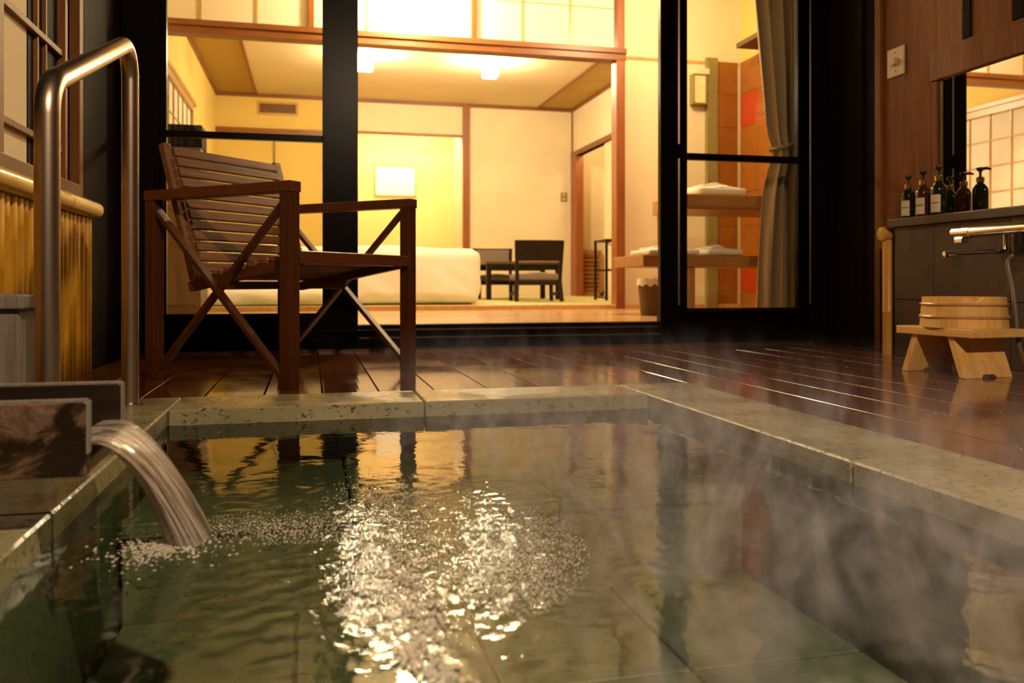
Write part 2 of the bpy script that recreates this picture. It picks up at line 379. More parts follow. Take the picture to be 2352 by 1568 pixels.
def leaf(name, x0, x1, y, sl, sr, zmid, zbot, midw=0.032):
    o = struct(name, (x0, y, 0.06)); z0, z1 = 0.062, 2.40; t = 0.02
    MB().box(x0, x0+sl, y-t, y+t, z0, z1).build('stile', M['blackmetal'], o, 0.003)
    MB().box(x1-sr, x1, y-t, y+t, z0, z1).build('stile', M['blackmetal'], o, 0.003)
    MB().box(x0+sl, x1-sr, y-t, y+t, z0, zbot).build('bottom_rail', M['blackmetal'], o, 0.003)
    MB().box(x0+sl, x1-sr, y-t, y+t, zmid-midw/2, zmid+midw/2).build('middle_rail', M['blackmetal'], o, 0.003)
    MB().box(x0+sl, x1-sr, y-t, y+t, z1-0.06, z1).build('top_rail', M['blackmetal'], o, 0.003)
    MB().box(x0+sl, x1-sr, y-0.003, y+0.003, zbot, zmid-midw/2).build('pane', M['glass'], o)
    MB().box(x0+sl, x1-sr, y-0.003, y+0.003, zmid+midw/2, z1-0.06).build('pane', M['glass'], o)
    return o
zm1 = PY(560, 313, DOORY).z; zb1 = PY(560, 720, DOORY).z
leaf('window_1', -0.70, PY(822, 600, DOORY).x, DOORY + 0.005, 0.03, 0.175, zm1, zb1)
xl, xr = PY(1509, 600, DOORY).x, PY(1852, 600, DOORY).x
zm2 = PY(1700, 366, DOORY).z; zb2 = PY(1700, 712, DOORY).z
d1 = leaf('door_1', xl, xr, DOORY - 0.03, PY(1570, 600, DOORY).x - xl, xr - PY(1822, 600, DOORY).x, zm2, zb2, 0.036)
MB().tube([(xl+0.105, DOORY-0.055, 0.22), (xl+0.105, DOORY-0.055, 1.02)], 0.009, 8).build('edge_strip', M['alu'], d1)
MB().tube([(xl+0.105, DOORY-0.055, 1.10), (xl+0.105, DOORY-0.055, 2.3)], 0.009, 8).build('edge_strip', M['alu'], d1)
MB().tube([(xr-0.012, DOORY-0.056, 0.22), (xr-0.012, DOORY-0.056, 2.3)], 0.006, 8).build('edge_strip', M['alu'], d1)
MB().box(xl+0.02, xr-0.02, DOORY+0.015, DOORY+0.05, 0.128, 0.20).build('slid_leaf_rail', M['blackmetal'], d1)

# terrace roof
cl = struct('ceiling_1', (1, 1.6, 2.5))
for k in range(14):
    centred(M['darkwall'], 'ceiling_board', cl, -1.2 + k*0.32, -1.2 + k*0.32 + 0.315, -1.2, DOORY-0.06, 2.50, 2.54, 0.002)
dl = thing('downlight', 'small round black ceiling downlight over the pool', 'lamp', (0.56, -0.5, 2.5))
MB().lathe([(0.075, 2.46), (0.08, 2.499)], 24, (0.56, -0.5, 0)).lathe([(0.055, 2.445), (0.075, 2.46)], 24, (0.56, -0.5, 0), cap=False).build('housing', M['blackmetal'], dl, smooth=True)

# ------------------------------------------------------------------ left terrace wall
wl = struct('wall_left', (WALLL, 2.5, 0))
MB().box(-1.15, -0.90, -1.2, 3.62, -0.03, 2.50).build('backing', M['black'], wl)
MB().box(-1.15, -0.86, 3.62, DOORY-0.05, -0.03, 2.50).build('dark_boarding', M['darkwall'], wl)
yt0, yt1 = PX(178, 300, -0.87).y, PX(197, 300, -0.87).y
MB().box(-0.90, -0.862, yt0, yt1, 0.0, 2.50).build('end_trim', M['frame'], wl, 0.003)
MB().box(-0.90, -0.855, -1.2, yt0, 0.655, 0.715).build('window_ledge', M['frame'], wl, 0.004)
MB().box(-0.90, -0.855, -1.2, yt0, 1.52, 1.60).build('head_trim', M['frame'], wl, 0.004)
win = struct('window_2', (-0.88, 2.8, 0.715))
YF = PX(148, 300, -0.875).y
for y, wd, t in ((2.735, 0.036, 0.030), (YF, 0.030, 0.030), (PX(97,200,-0.87).y, 0.014, 0.016), (PX(116,200,-0.87).y, 0.014, 0.016), (2.40, 0.014, 0.016), (2.10, 0.036, 0.03)):
    MB().box(-0.898, -0.898 + t, y - wd/2, y + wd/2, 0.715, 1.52).build('muntin', M['frame'], win, 0.002)
for z in (0.825, 1.175):
    MB().box(-0.894, -0.876, 2.12, YF, z - 0.011, z + 0.011).build('muntin', M['frame'], win, 0.002)
MB().box(-0.8985, -0.8955, 2.755, PX(77, 200, -0.875).y, 0.716, 1.519).build('paper_panel', M['paperdim'], win)
MB().box(-0.8985, -0.8955, 2.12, 2.715, 0.716, 1.519).build('dark_pane', M['screen'], win)
MB().box(-0.8985, -0.8955, PX(80, 200, -0.875).y, YF - 0.016, 0.716, 1.519).build('dark_pane', M['screen'], win)

# bamboo fence on the left
FX = -0.835
fence = thing('bamboo_fence', 'yellow split-bamboo fence with thick top pole behind the steel handrail', 'fence', (FX, 2.6, 0))
yend = PX(210, 470, FX).y
pts, rr = [], []
for k in range(60):
    y = 1.0 + (yend - 1.0) * k / 59; pts.append((FX + 0.012, y, 0.625)); rr.append(0.033)
pole = MB().tube(pts, rr, 18).build('top_pole', M['bamboopole'], fence, smooth=True)
for y in (1.35, 1.72, 2.1, 2.48, 2.84, 3.21):
    MB().tube([(FX+0.012, y-0.012, 0.625), (FX+0.012, y-0.004, 0.625), (FX+0.012, y, 0.625), (FX+0.012, y+0.006, 0.625)], [0.0332, 0.0350, 0.0340, 0.0332], 18, False).build('bamboo_node', M['bamboopole'], pole, smooth=True, local=True).location = -fence.location
CW = 0.050
def cane_mesh(seed):
    r = random.Random(seed); m = MB(); n = 7; node = [r.uniform(0.08, 0.3), r.uniform(0.36, 0.56)]
    zs = sorted([0.0, 0.60] + [z + d for z in node for d in (-0.008, -0.002, 0.004)])
    rings = []
    for z in zs:
        rad = CW/2 + (0.0025 if any(abs(z - (q - 0.002)) < 1e-6 for q in node) else 0) - 0.0012
        rings.append([m.bm.verts.new((rad * 0.55 * sin(pi * k / n), -rad * cos(pi * k / n), z)) for k in range(n + 1)])
    for a, b in zip(rings, rings[1:]):
        for k in range(n): m.bm.faces.new((a[k], a[k+1], b[k+1], b[k]))
        m.bm.faces.new((a[n], a[0], b[0], b[n]))
    m.bm.faces.new(rings[0]); m.bm.faces.new(rings[-1])
    me = m.mesh('cane', True); me.materials.append(M['bamboo']); return me
canes = [cane_mesh(s) for s in range(5)]
y = yend - 0.055; k = 0
while y > 1.2:
    o = bpy.data.objects.new('cane', canes[(k * 3) % 5]); col.objects.link(o); o.parent = fence
    o.location = (random.uniform(-0.002, 0.003), y - 2.6, 0); o.rotation_euler.x = random.uniform(-0.004, 0.004); y -= CW + 0.004; k += 1
MB().box(FX-0.02, FX-0.002, 1.2, yend-0.03, 0.0, 0.59).build('backing_board', M['darkwall'], fence)

# ------------------------------------------------------------------ right terrace wall, counter, mirror
wr = struct('wall_right', (WALLR, 2.5, 0))
yT = PX(2022, 400, WALLR).y
MB().box(WALLR+0.02, WALLR+0.20, yT+0.02, DOORY-0.04, -0.03, 2.50).build('dark_boarding', M['darkwall'], wr)
for k in range(2):
    MB().box(WALLR+0.005, WALLR+0.02, yT+0.16+k*0.2, yT+0.20+k*0.2, -0.03, 2.5).build('dark_batten', M['darkwall'], wr)
MB().box(WALLR-0.02, WALLR+0.20, yT-0.025, yT+0.02, 0.0, 2.50).build('corner_trim', M['frame'], wr, 0.004)
yM = PX(2166, 300, WALLR-0.01).y; yMf = PX(2150, 300, WALLR).y
MB().box(WALLR, WALLR+0.20, yMf, yT-0.025, -0.03, 2.50).build('wall_board', M['redwood'], wr, 0.003)
MB().box(WALLR, WALLR+0.20, -1.2, yMf, 1.40, 2.50).build('wall_board', M['redwood'], wr, 0.003)
MB().box(WALLR, WALLR+0.20, -1.2, yMf, -0.03, 0.60).build('wall_board', M['redwood'], wr, 0.003)
for px0, px1 in ((2214, 2232), (2329, 2356)):
    a, b = PX(px1, 50, WALLR).y, PX(px0, 50, WALLR).y
    MB().box(WALLR-0.010, WALLR, a, b, 1.43, 2.5).build('dark_batten', M['darkwall'], wr, 0.002)
MB().box(WALLR-0.030, WALLR+0.02, -1.2, yMf+0.01, 1.28, 1.42).build('head_beam', M['redwood'], wr, 0.004)
MB().box(WALLR-0.022, WALLR+0.01, yMf-0.030, yMf, 0.60, 1.28).build('mirror_stile', M['redwood'], wr, 0.003)
MB().box(WALLR-0.012, WALLR+0.02, yM, yMf-0.030, 0.60, 1.28).build('mirror_jamb', M['cabinet'], wr, 0.003)
MB().box(WALLR+0.05, WALLR+0.20, -1.2, yMf, 0.60, 1.40).build('wall_core', M['darkwall'], wr)
mir = thing('mirror', 'wide wall mirror above the dark counter reflecting the lit room', 'mirror', (WALLR-0.01, 2.4, 0.645))
MB().box(WALLR-0.010, WALLR-0.004, 1.2, yM-0.0005, 0.642, 1.279).build('mirror_glass', M['mirror'], mir)
MB().box(WALLR-0.004, WALLR+0.03, 1.2, yM-0.0005, 0.642, 1.279).build('backing_board', M['darkwall'], mir)
sw = thing('wall_dial', 'square ivory wall plate with a round dial on red-brown boards', 'control', PX(2060, 142, WALLR))
ya, yb = PX(2080, 140, WALLR).y, PX(2041, 140, WALLR).y; za, zb = PX(2060, 176, WALLR).z, PX(2060, 110, WALLR).z
MB().box(WALLR-0.009, WALLR-0.0005, ya, yb, za, zb).build('plate', M['plate'], sw, 0.003)
yc, zc = (ya+yb)/2, (za+zb)/2
MB().tube([(WALLR-0.026, yc, zc), (WALLR-0.009, yc, zc)], [0.018, 0.022], 18).build('dial', M['plate'], sw, 0.002)
for s in (-1, 1): MB().tube([(WALLR-0.011, yc, zc+s*0.045), (WALLR-0.009, yc, zc+s*0.045)], 0.004, 8).build('screw', M['alu'], sw)

CFX = 2.68; CTZ = 0.64
yCe = PX(2052, 600, CFX).y
ctr = thing('wash_counter', 'low dark stone-tiled washing counter below the mirror', 'counter', (CFX, 2.4, 0))
MB().box(CFX+0.012, WALLR-0.032, 0.8, yCe-0.012, 0.001, 0.60).build('core', M['grout'], ctr)
yj = yCe; n = 0
for wd in (PX(2145, 600, CFX).y - yCe, -0.42, -0.42, -0.42, -0.42):
    y0, y1 = yj + wd, yj; yj = y0
    for z0, z1 in ((0.001, 0.262), (0.265, 0.600)):
        centred(M['slate'], 'slate_tile', ctr, CFX, CFX+0.012, y0+0.0015, y1-0.0015, z0, z1, 0.0015)
MB().box(CFX+0.0, WALLR-0.032, yCe-0.0115, yCe, 0.001, 0.60).build('end_tile', M['slate'], ctr, 0.0015)
MB().box(CFX-0.02, WALLR-0.031, yj, yCe+0.02, 0.6005, CTZ).build('countertop', M['slate'], ctr, 0.004)

rb = thing('bamboo_screen_end', 'pale bamboo pole stub over two upright canes beside the counter', 'bamboo', (2.74, yCe+0.06, 0))
cy = yCe + 0.052
MB().tube([(2.66, cy+0.01, 0.575), (2.80, cy+0.01, 0.575)], 0.034, 18).build('top_pole', M['palebamboo'], rb, 0.004, smooth=True)
for xx in (2.70, 2.745):
    MB().tube([(xx, cy+0.01, 0.0), (xx, cy+0.01, 0.20), (xx, cy+0.01, 0.205), (xx, cy+0.01, 0.21), (xx, cy+0.01, 0.545)], [0.027, 0.027, 0.029, 0.027, 0.027], 14).build('cane', M['palebamboo'], rb, smooth=True)

# ------------------------------------------------------------------ bottles
def bottle(px, yoff, X, body, label, ink, s=1.0):
    Y = PX(px, 480, X).y + yoff
    kind = 'dark green' if body == 'greenglass' else 'amber'
    b = thing('pump_bottle', label, 'bottle', (X, Y, CTZ), group='pump bottles on the wash counter')
    r = 0.031 * s; h = 0.108 * s
    bo = MB().lathe([(r*0.9, 0.0), (r, 0.004), (r, h), (r*0.92, h+0.012*s), (r*0.62, h+0.026*s), (r*0.42, h+0.032*s), (r*0.42, h+0.040*s)], 24).build('bottle_body', M[body], b, smooth=True, local=True)
    MB().lathe([(r*0.5, h+0.036*s), (r*0.52, h+0.056*s), (r*0.30, h+0.060*s)], 18).build('collar', M['collar'] if ink else M['pump'], b, smooth=True, local=True)
    pm = MB().tube([(0, 0, h+0.058*s), (0, 0, h+0.084*s)], 0.0055*s, 10).build('pump_stem', M['pump'], b, local=True)
    MB().lathe([(0.006*s, h+0.080*s), (0.016*s, h+0.090*s), (0.016*s, h+0.096*s), (0.010*s, h+0.099*s)], 16).tube([(0, 0, h+0.092*s), (-0.012*s, -0.020*s, h+0.093*s), (-0.020*s, -0.036*s, h+0.088*s)], [0.007*s, 0.006*s, 0.004*s], 8).build('pump_head', M['pump'], b, smooth=True, local=True)
    if ink:
        def arc(z0, z1, rad, a0, a1, nm, mt):
            m = MB(); n = 10
            A = [m.bm.verts.new((rad*cos(a0+(a1-a0)*k/n), rad*sin(a0+(a1-a0)*k/n), z0)) for k in range(n+1)]
            B = [m.bm.verts.new((rad*cos(a0+(a1-a0)*k/n), rad*sin(a0+(a1-a0)*k/n), z1)) for k in range(n+1)]
            for k in range(n): m.bm.faces.new((A[k], A[k+1], B[k+1], B[k]))
            return m.build(nm, mt, bo if nm != 'label' else b, local=True, smooth=True)
        c0 = radians(205)
        arc(0.014*s, 0.086*s, r+0.0006, c0-0.75, c0+0.65, 'label', M['label'])
        arc(0.050*s, 0.055*s, r+0.0012, c0-0.6, c0+0.45, 'label_line', M[ink])
    return b
bottle(2086, 0, 2.725, 'greenglass', 'labelled dark green pump bottle at the counter end by the bamboo stub', 'ink', 0.98)
bottle(2120, 0, 2.730, 'amber', 'labelled amber pump bottle between two labelled green bottles', 'inkdark', 1.03)
bottle(2156, 0, 2.730, 'greenglass', 'labelled dark green pump bottle beside its own image in the mirror', 'ink', 1.08)
# ------------------------------------------------------------------ shower mixer and hose
mx = thing('shower_mixer', 'chrome bar shower mixer with thin spout on the counter front', 'faucet', (CFX, 2.75, 0.52))
BXX = 2.585
ym0 = PX(2190, 530, BXX).y; zm = 0.545
MB().tube([(BXX, ym0, zm), (BXX, ym0-0.006, zm), (BXX, ym0-0.05, zm), (BXX, ym0-0.10, zm), (BXX, ym0-0.102, zm), (BXX, 2.30, zm)], [0.017, 0.023, 0.023, 0.023, 0.021, 0.021], 20).build('mixer_body', M['chrome'], mx, smooth=True)
MB().box(BXX-0.016, BXX+0.016, ym0-0.065, ym0-0.02, zm-0.042, zm-0.02).build('lever', M['chrome'], mx, 0.003)
MB().tube([(BXX, ym0-0.03, zm+0.02), (BXX, ym0-0.03, zm+0.032)], 0.004, 8).build('temperature_pin', M['chrome'], mx)
for yu in (2.60, 2.40): MB().tube([(BXX, yu, zm), (CFX-0.0005, yu, zm)], 0.016, 14).build('wall_union', M['chrome'], mx, smooth=True)
MB().tube([(BXX, 2.72, zm-0.018), (BXX, 2.72, zm-0.075), (BXX-0.01, 2.72, zm-0.084), (BXX-0.26, 2.737, zm-0.094)], [0.008, 0.008, 0.0085, 0.009], 12).tube([(BXX-0.25, 2.736, zm-0.093), (BXX-0.25, 2.736, zm-0.108)], 0.009, 12).build('spout', M['chrome'], mx, smooth=True)
MB().lathe([(0.020, -0.095), (0.026, -0.06), (0.026, -0.02)], 18, (BXX, 2.655, zm)).build('diverter', M['pump'], mx, smooth=True)
hp = [(BXX, 2.645, zm-0.09)] + [PX(px, py, xx) for px, py, xx in ((2316, 600, 2.57), (2326, 660, 2.56), (2333, 720, 2.54), (2338, 775, 2.51), (2348, 815, 2.46), (2372, 850, 2.40))] + [Vector((2.30, 2.20, 0.010)), Vector((2.35, 1.95, 0.010))]
hp = [Vector(p) for p in hp]
def smoothpts(p, n=8):
    out = []
    for i in range(len(p)-1):
        a, b, c, d = p[max(i-1,0)], p[i], p[i+1], p[min(i+2,len(p)-1)]
        for k in range(n):
            t = k/n; out.append(0.5*((2*b)+(c-a)*t+(2*a-5*b+4*c-d)*t*t+(3*b-a-3*c+d)*t**3))
    out.append(p[-1]); return out
hs_ = smoothpts(hp)
for p in hs_: p.z = max(p.z, 0.0095)
MB().tube(hs_, 0.0085, 10).build('hose', M['hose'], mx, smooth=True)

# ------------------------------------------------------------------ bath stool and tub
sc_ = G(2222, 869); rz = radians(4)
SX, SY = 2.262, 2.545
st = thing('bath_stool', 'pale cypress bath stool with slab legs under the wooden tub', 'stool', (SX, SY, 0), rz)
SH = 0.176; L = 0.34; WD = 0.23; tt = 0.030
MB().box(-0.012, WD, -0.03, L-0.005, SH-tt, SH).build('seat_board', M['hinokix'], st, 0.003, local=True)
def legp(y0, lean):
    th = 0.030; m = MB(); hh = SH - tt - 0.0005
    prof = [(0.0, 0), (0.075, 0), (0.085, 0.012), (0.135, 0.012), (0.145, 0), (0.215, 0), (0.215, hh), (0.0, hh)]
    a = []; b = []
    for xx, z in prof:
        sh = lean * (1 - z / hh)
        a.append(m.bm.verts.new((xx, y0 + sh, z))); b.append(m.bm.verts.new((xx, y0 + th + sh, z)))
    n = len(prof)
    for k in range(n): m.bm.faces.new((a[k], a[(k+1)%n], b[(k+1)%n], b[k]))
    m.bm.faces.new(a[::-1]); m.bm.faces.new(b); return m
legp(0.065, -0.055).build('leg', M['hinoki'], st, 0.0025, local=True)
legp(0.235, 0.055).build('leg', M['hinoki'], st, 0.0025, local=True)
tb = thing('wooden_tub', 'round pale cypress tub turned upside down on the stool', 'tub', (SX+0.118, SY+0.155, SH+0.0005))
R0, R1, TH_ = 0.150, 0.141, 0.112; N = 30
def stave_mesh(notch):
    m = MB(); a0, a1 = -pi/N, pi/N; sub = 3
    zt = TH_
    out, inn = [], []
    for k in range(sub + 1):
        a = a0 + (a1 - a0) * k / sub * 0.995
        z = zt - (notch[0] + (notch[1] - notch[0]) * k / sub)
        out.append((m.bm.verts.new((R0*cos(a), R0*sin(a), 0)), m.bm.verts.new((R1*cos(a), R1*sin(a), z))))
        inn.append((m.bm.verts.new(((R0-.016)*cos(a), (R0-.016)*sin(a), 0)), m.bm.verts.new(((R1-.016)*cos(a), (R1-.016)*sin(a), z))))
    for k in range(sub):
        m.bm.faces.new((out[k][0], out[k+1][0], out[k+1][1], out[k][1])); m.bm.faces.new((inn[k+1][0], inn[k][0], inn[k][1], inn[k+1][1]))
        m.bm.faces.new((out[k][1], out[k+1][1], inn[k+1][1], inn[k][1])); m.bm.faces.new((out[k+1][0], out[k][0], inn[k][0], inn[k+1][0]))
    m.bm.faces.new((out[0][0], out[0][1], inn[0][1], inn[0][0])); m.bm.faces.new((out[-1][1], out[-1][0], inn[-1][0], inn[-1][1]))
    me = m.mesh('stave', False); me.materials.append(M['hinoki']); return me
sm = stave_mesh((0, 0)); snA = stave_mesh((0, 0.018)); snB = stave_mesh((0.018, 0))
k_n = 20
for k in range(N):
    me = {k_n: snB, k_n + 1: snA}.get(k, sm) if False else sm
    if k == k_n: me = snA
    if k == k_n + 1: me = snB
    o = bpy.data.objects.new('stave', me); col.objects.link(o); o.parent = tb; o.rotation_euler.z = 2 * pi * k / N
MB().lathe([(R1-0.017, TH_-0.03), (R1-0.017, TH_-0.018)], 30).build('base_board', M['hinokix'], tb, local=True)
for z in (0.040, 0.086):
    r = R0 + (R1 - R0) * z / TH_ + 0.0015; pts = [(r*cos(2*pi*k/40), r*sin(2*pi*k/40), z) for k in range(41)]
    MB().tube(pts, 0.0055, 8, False).build('hoop', M['hoop'], tb, smooth=True, local=True)

# ------------------------------------------------------------------ handrail
RAD = 0.0225; HX = -0.482
f1 = G(311, 928, 0.006); yn, yfh = 1.76, f1.y
zn, zf = 0.715, 1.005
def arc_pts(p0, p1, p2, r=0.07, n=10):
    p0, p1, p2 = Vector(p0), Vector(p1), Vector(p2); a = (p0-p1).normalized(); b = (p2-p1).normalized()
    ang = a.angle(b); d = r / math.tan(ang/2); s = p1 + a*d; e = p1 + b*d
    cen = p1 + (a+b).normalized() * (r / sin(ang/2)); out = []
    v0 = s - cen; v1 = e - cen; om = v0.angle(v1)
    for k in range(n+1):
        t = k/n; out.append(cen + (v0*sin((1-t)*om) + v1*sin(t*om)) / sin(om))
    return out
A, B, Cc, D = (HX, yn, 0.006), (HX, yn, zn), (HX, yfh, zf), (HX, yfh, 0.006)
hpts = [Vector(A)] + arc_pts(A, B, Cc, 0.085) + arc_pts(B, Cc, D, 0.075) + [Vector(D)]
hr = thing('handrail', 'bent stainless steel tube handrail on the stone pool edge', 'handrail', (HX, (yn+yfh)/2, 0.006))
MB().tube(hpts, RAD, 24).build('rail_tube', M['steel'], hr, smooth=True)
for p in (A, D): MB().lathe([(0.040, 0.0061), (0.040, 0.010), (RAD+0.001, 0.013)], 24, (p[0], p[1], 0)).build('base_flange', M['steel'], hr, smooth=True)

# ------------------------------------------------------------------ trough, source box
TZ0 = 0.085; pa = G(199, 1095, TZ0); tn = pa.y; tX = pa.x
TZ1 = 0.34 - (922 - HOR) / F * (pa.y / ray(199, 922).y)
tf = G(278, 877, TZ1).y
tr = thing('water_trough', 'weathered wooden trough pouring hot water into the pool', 'trough', (-0.6, (tn+tf)/2, 0.006))
TT = 0.018
MB().box(-0.82, tX, tn, tn+TT, TZ0, TZ1).build('side_board', M['trough'], tr, 0.003)
MB().box(-0.82, tX, tf-TT, tf, TZ0, TZ1).build('side_board', M['troughin'], tr, 0.003)
MB().box(-0.82, tX-0.004, tn+TT, tf-TT, TZ0, TZ0+0.018).build('bottom_board', M['troughin'], tr, 0.002)
MB().box(-0.60, -0.49, tn+0.02, tf-0.02, 0.0062, TZ0-0.0005).build('support_block', M['greywood'], tr, 0.003)
for x0, x1, y0, y1 in ((-0.82, tX, tn, tn+0.005),): 
    MB().box(x0, x1-0.001, tn+0.001, tn+TT-0.001, TZ1-0.001, TZ1+0.0025).build('worn_edge', M['greywood'], tr)
    MB().box(x0, x1-0.001, tf-TT+0.001, tf-0.001, TZ1-0.001, TZ1+0.0025).build('worn_edge', M['greywood'], tr)
    for yy in (tn, tf-TT): MB().box(tX-0.001, tX+0.002, yy+0.001, yy+TT-0.001, TZ0+0.03, TZ1).build('worn_edge', M['greywood'], tr)
bt = 1.78
bxr = PY(44, 760, bt).x; bz = PY(30, 676, bt).z
sb = thing('source_box', 'grey weathered wooden post box with flat cap beside the bamboo fence', 'post', (bxr-0.08, bt+0.08, 0))
MB().box(-0.79, bxr, bt, bt+0.18, 0.001, bz-0.028).build('box_body', M['greywood'], sb, 0.004)
MB().box(-0.80, bxr+0.012, bt-0.012, bt+0.192, bz-0.028, bz).build('cap_board', M['greywood'], sb, 0.004)

# ------------------------------------------------------------------ slatted armchair
U0 = G(665, 893); U1 = G(937, 850); ua = math.atan2(U1.y-U0.y, U1.x-U0.x)
ch = thing('slatted_armchair', 'reddish teak slatted armchair with crossed side braces on the deck', 'armchair', (U0.x, U0.y, 0), ua)
W_, D_ = (U1-U0).length, 0.63; AH = 0.668; lw = 0.046
for x_ in (0, W_):
    for y_ in (0, D_):
        MB().box(x_-lw/2, x_+lw/2, y_-lw/2, y_+lw/2, 0.0, AH-0.036).build('leg', M['chairlegs'], ch, 0.003, local=True)
    MB().box(x_-lw/2-0.002, x_+lw/2+0.002, -lw/2-0.004, D_+lw/2+0.004, AH-0.036, AH).build('armrest', M['chairwood'], ch, 0.003, local=True)
    s = 1 if x_ == 0 else -1
    MB().bar((x_+s*0.012, 0.015, AH-0.05), (x_+s*0.012, D_-0.01, 0.03), 0.016, 0.030, (1,0,0)).build('cross_brace', M['chairlegs'], ch, 0.002, local=True)
    MB().bar((x_-s*0.006, D_-0.012, AH-0.06), (x_-s*0.006, 0.015, 0.03), 0.016, 0.030, (1,0,0)).build('cross_brace', M['chairlegs'], ch, 0.002, local=True)
MB().box(0.02, W_-0.02, D_/2-0.014, D_/2+0.014, 0.318, 0.346).build('stretcher', M['chairlegs'], ch, 0.002, local=True)
def seatz(y): return 0.447 - 0.085 * (y + 0.01) / 0.5
for x_ in (0.050, W_-0.050):
    MB().bar((x_, 0.0, seatz(0)-0.033), (x_, 0.50, seatz(0.5)-0.033), 0.030, 0.034).build('seat_rail', M['chairwood'], ch, 0.002, local=True)
MB().box(0.028, W_-0.028, -0.024, 0.018, seatz(0)-0.042, seatz(0)).build('seat_slat', M['chairwood'], ch, 0.004, local=True)
for k in range(9):
    y_ = 0.046 + k * 0.052
    MB().bar((0.032, y_, seatz(y_)-0.008), (W_-0.032, y_, seatz(y_)-0.008), 0.043, 0.016).build('seat_slat', M['slat'], ch, 0.003, local=True)
b0 = Vector((0, 0.480, 0.352)); b1 = Vector((0, 0.640, 0.842)); bd = (b1-b0).normalized(); bn = Vector((0, -bd.z, bd.y))
back = MB().box(0.028, 0.030, 0, 0, 0, 0)
back.bm.free()
for x_ in (0.050, W_-0.050):
    MB().bar(b0+Vector((x_,0,0)), b1+Vector((x_,0,0)), 0.034, 0.026, bn).build('back_stile', M['slat'], ch, 0.003, local=True)
nb = 12
for k in range(nb):
    c = b0 + bd * (0.02 + (k + 0.5) * ((b1-b0).length - 0.03) / nb) + bn * 0.016
    if k == nb - 1: c = c - bn * 0.004
    MB().bar(c+Vector((0.072,0,0)), c+Vector((W_-0.072,0,0)), 0.034, 0.014, bn).build('back_slat', M['slat'], ch, 0.003, local=True)
MB().tube([(0.30, 0.30, 0.345), (0.30, 0.30, 0.385)], 0.008, 8).build('support_peg', M['chairlegs'], ch, local=True)

# ------------------------------------------------------------------ veranda and inner room shell
vf = struct('floor_veranda', (1, 5.5, ZV))
yv = DOORY + 0.04; n = 12; dv = (BEAMY - 0.05 - yv) / n
for k in range(n):
    centred(M['veranda'], 'floor_board', vf, RXL, 4.2, yv + k*dv + 0.001, yv + (k+1)*dv - 0.001, ZV-0.03, ZV, 0.001)
MB().box(RXL-0.1, 4.3, DOORY+0.10, BACKY+1.0, -0.02, ZV-0.031).build('slab', M['gap'], vf)
fr_ = struct('floor_room', (1, 9, ZT))
MB().box(RXL, RXR, BEAMY-0.05, BEAMY+0.06, ZV-0.03, ZT).build('threshold', M['honey'], fr_, 0.004)
nx_, ny_ = 3, 5; x0 = RXL; tw = (RXR-RXL)/nx_; y0 = BEAMY+0.06; tl = (BACKY-y0)/ny_
for i_ in range(nx_):
    for j_ in range(ny_):
        centred(M['tatami'], 'tatami_mat', fr_, x0+i_*tw+0.001, x0+(i_+1)*tw-0.001, y0+j_*tl+0.001, y0+(j_+1)*tl-0.001, ZV-0.03, ZT-0.002, 0.001)
# kamoi beam, transom, post
bz0 = PY(1000, 112, BEAMY-0.05).z; bz1 = PY(1000, 83, BEAMY-0.05).z
bt_ = struct('trim_2', (1, BEAMY, bz0))
xp0, xp1 = PY(1410, 400, BEAMY).x, PY(1430, 400, BEAMY).x
MB().box(RXL, xp1+0.01, BEAMY-0.06, BEAMY+0.06, bz0, bz0+(bz1-bz0)*0.55).build('lower_beam', M['trim'], bt_, 0.004)
MB().box(RXL, xp1+0.01, BEAMY-0.075, BEAMY+0.06, bz0+(bz1-bz0)*0.55, bz1).build('upper_beam', M['trim'], bt_, 0.004)
MB().box(xp0, xp1, BEAMY-0.06, BEAMY+0.06, ZV, bz0).build('post', M['trimz'], bt_, 0.003)
MB().box(xp0+0.02, xp1, BEAMY-0.05, BEAMY+0.06, bz1, CEILZ).build('post', M['trimz'], bt_, 0.003)
tn_ = struct('window_3', (1, BEAMY, bz1))
xs = [RXL, PY(715, 40, BEAMY).x, PY(1087, 40, BEAMY).x, xp0+0.02]
for a in xs[1:3]: MB().box(a-0.022, a+0.022, BEAMY-0.045, BEAMY+0.04, bz1, CEILZ).build('transom_post', M['trimz'], tn_, 0.003)
for a, b in zip(xs, xs[1:]):
    MB().box(a+0.022, b-0.022, BEAMY-0.006, BEAMY+0.006, bz1, CEILZ).build('paper_panel', M['paper'], tn_)
    for q in (1, 2):
        xx = a + (b-a)*q/3; MB().box(xx-0.008, xx+0.008, BEAMY-0.014, BEAMY-0.006, bz1, CEILZ).build('muntin', M['honey'], tn_)
    MB().box(a+0.022, b-0.022, BEAMY-0.013, BEAMY-0.006, bz1+0.33, bz1+0.338).build('muntin', M['honey'], tn_)
# walls
wvl = struct('wall_room_left', (RXL, 8, 0)); MB().box(RXL-0.1, RXL, DOORY+0.08, BACKY+1.2, 0, CEILZ).build('plaster', M['wallcream'], wvl)
xw = PY(1692, 80, BEAMY).x
wvm = struct('wall_veranda_end', (3, BEAMY, 0))
MB().box(xp1, xw+0.02, BEAMY-0.03, BEAMY+0.05, ZV, CEILZ).build('plaster', M['wallpale'], wvm)
MB().box(xp1, xw, BEAMY-0.036, BEAMY-0.03, bz0+0.02, bz0+0.045).build('wall_batten', M['honey'], wvm)
wvr = struct('wall_veranda_right', (xw+0.02, 5.5, 0))
MB().box(xw+0.02, xw+0.10, DOORY+0.08, BEAMY+0.05, ZV, CEILZ).build('plaster', M['wallcream'], wvr)
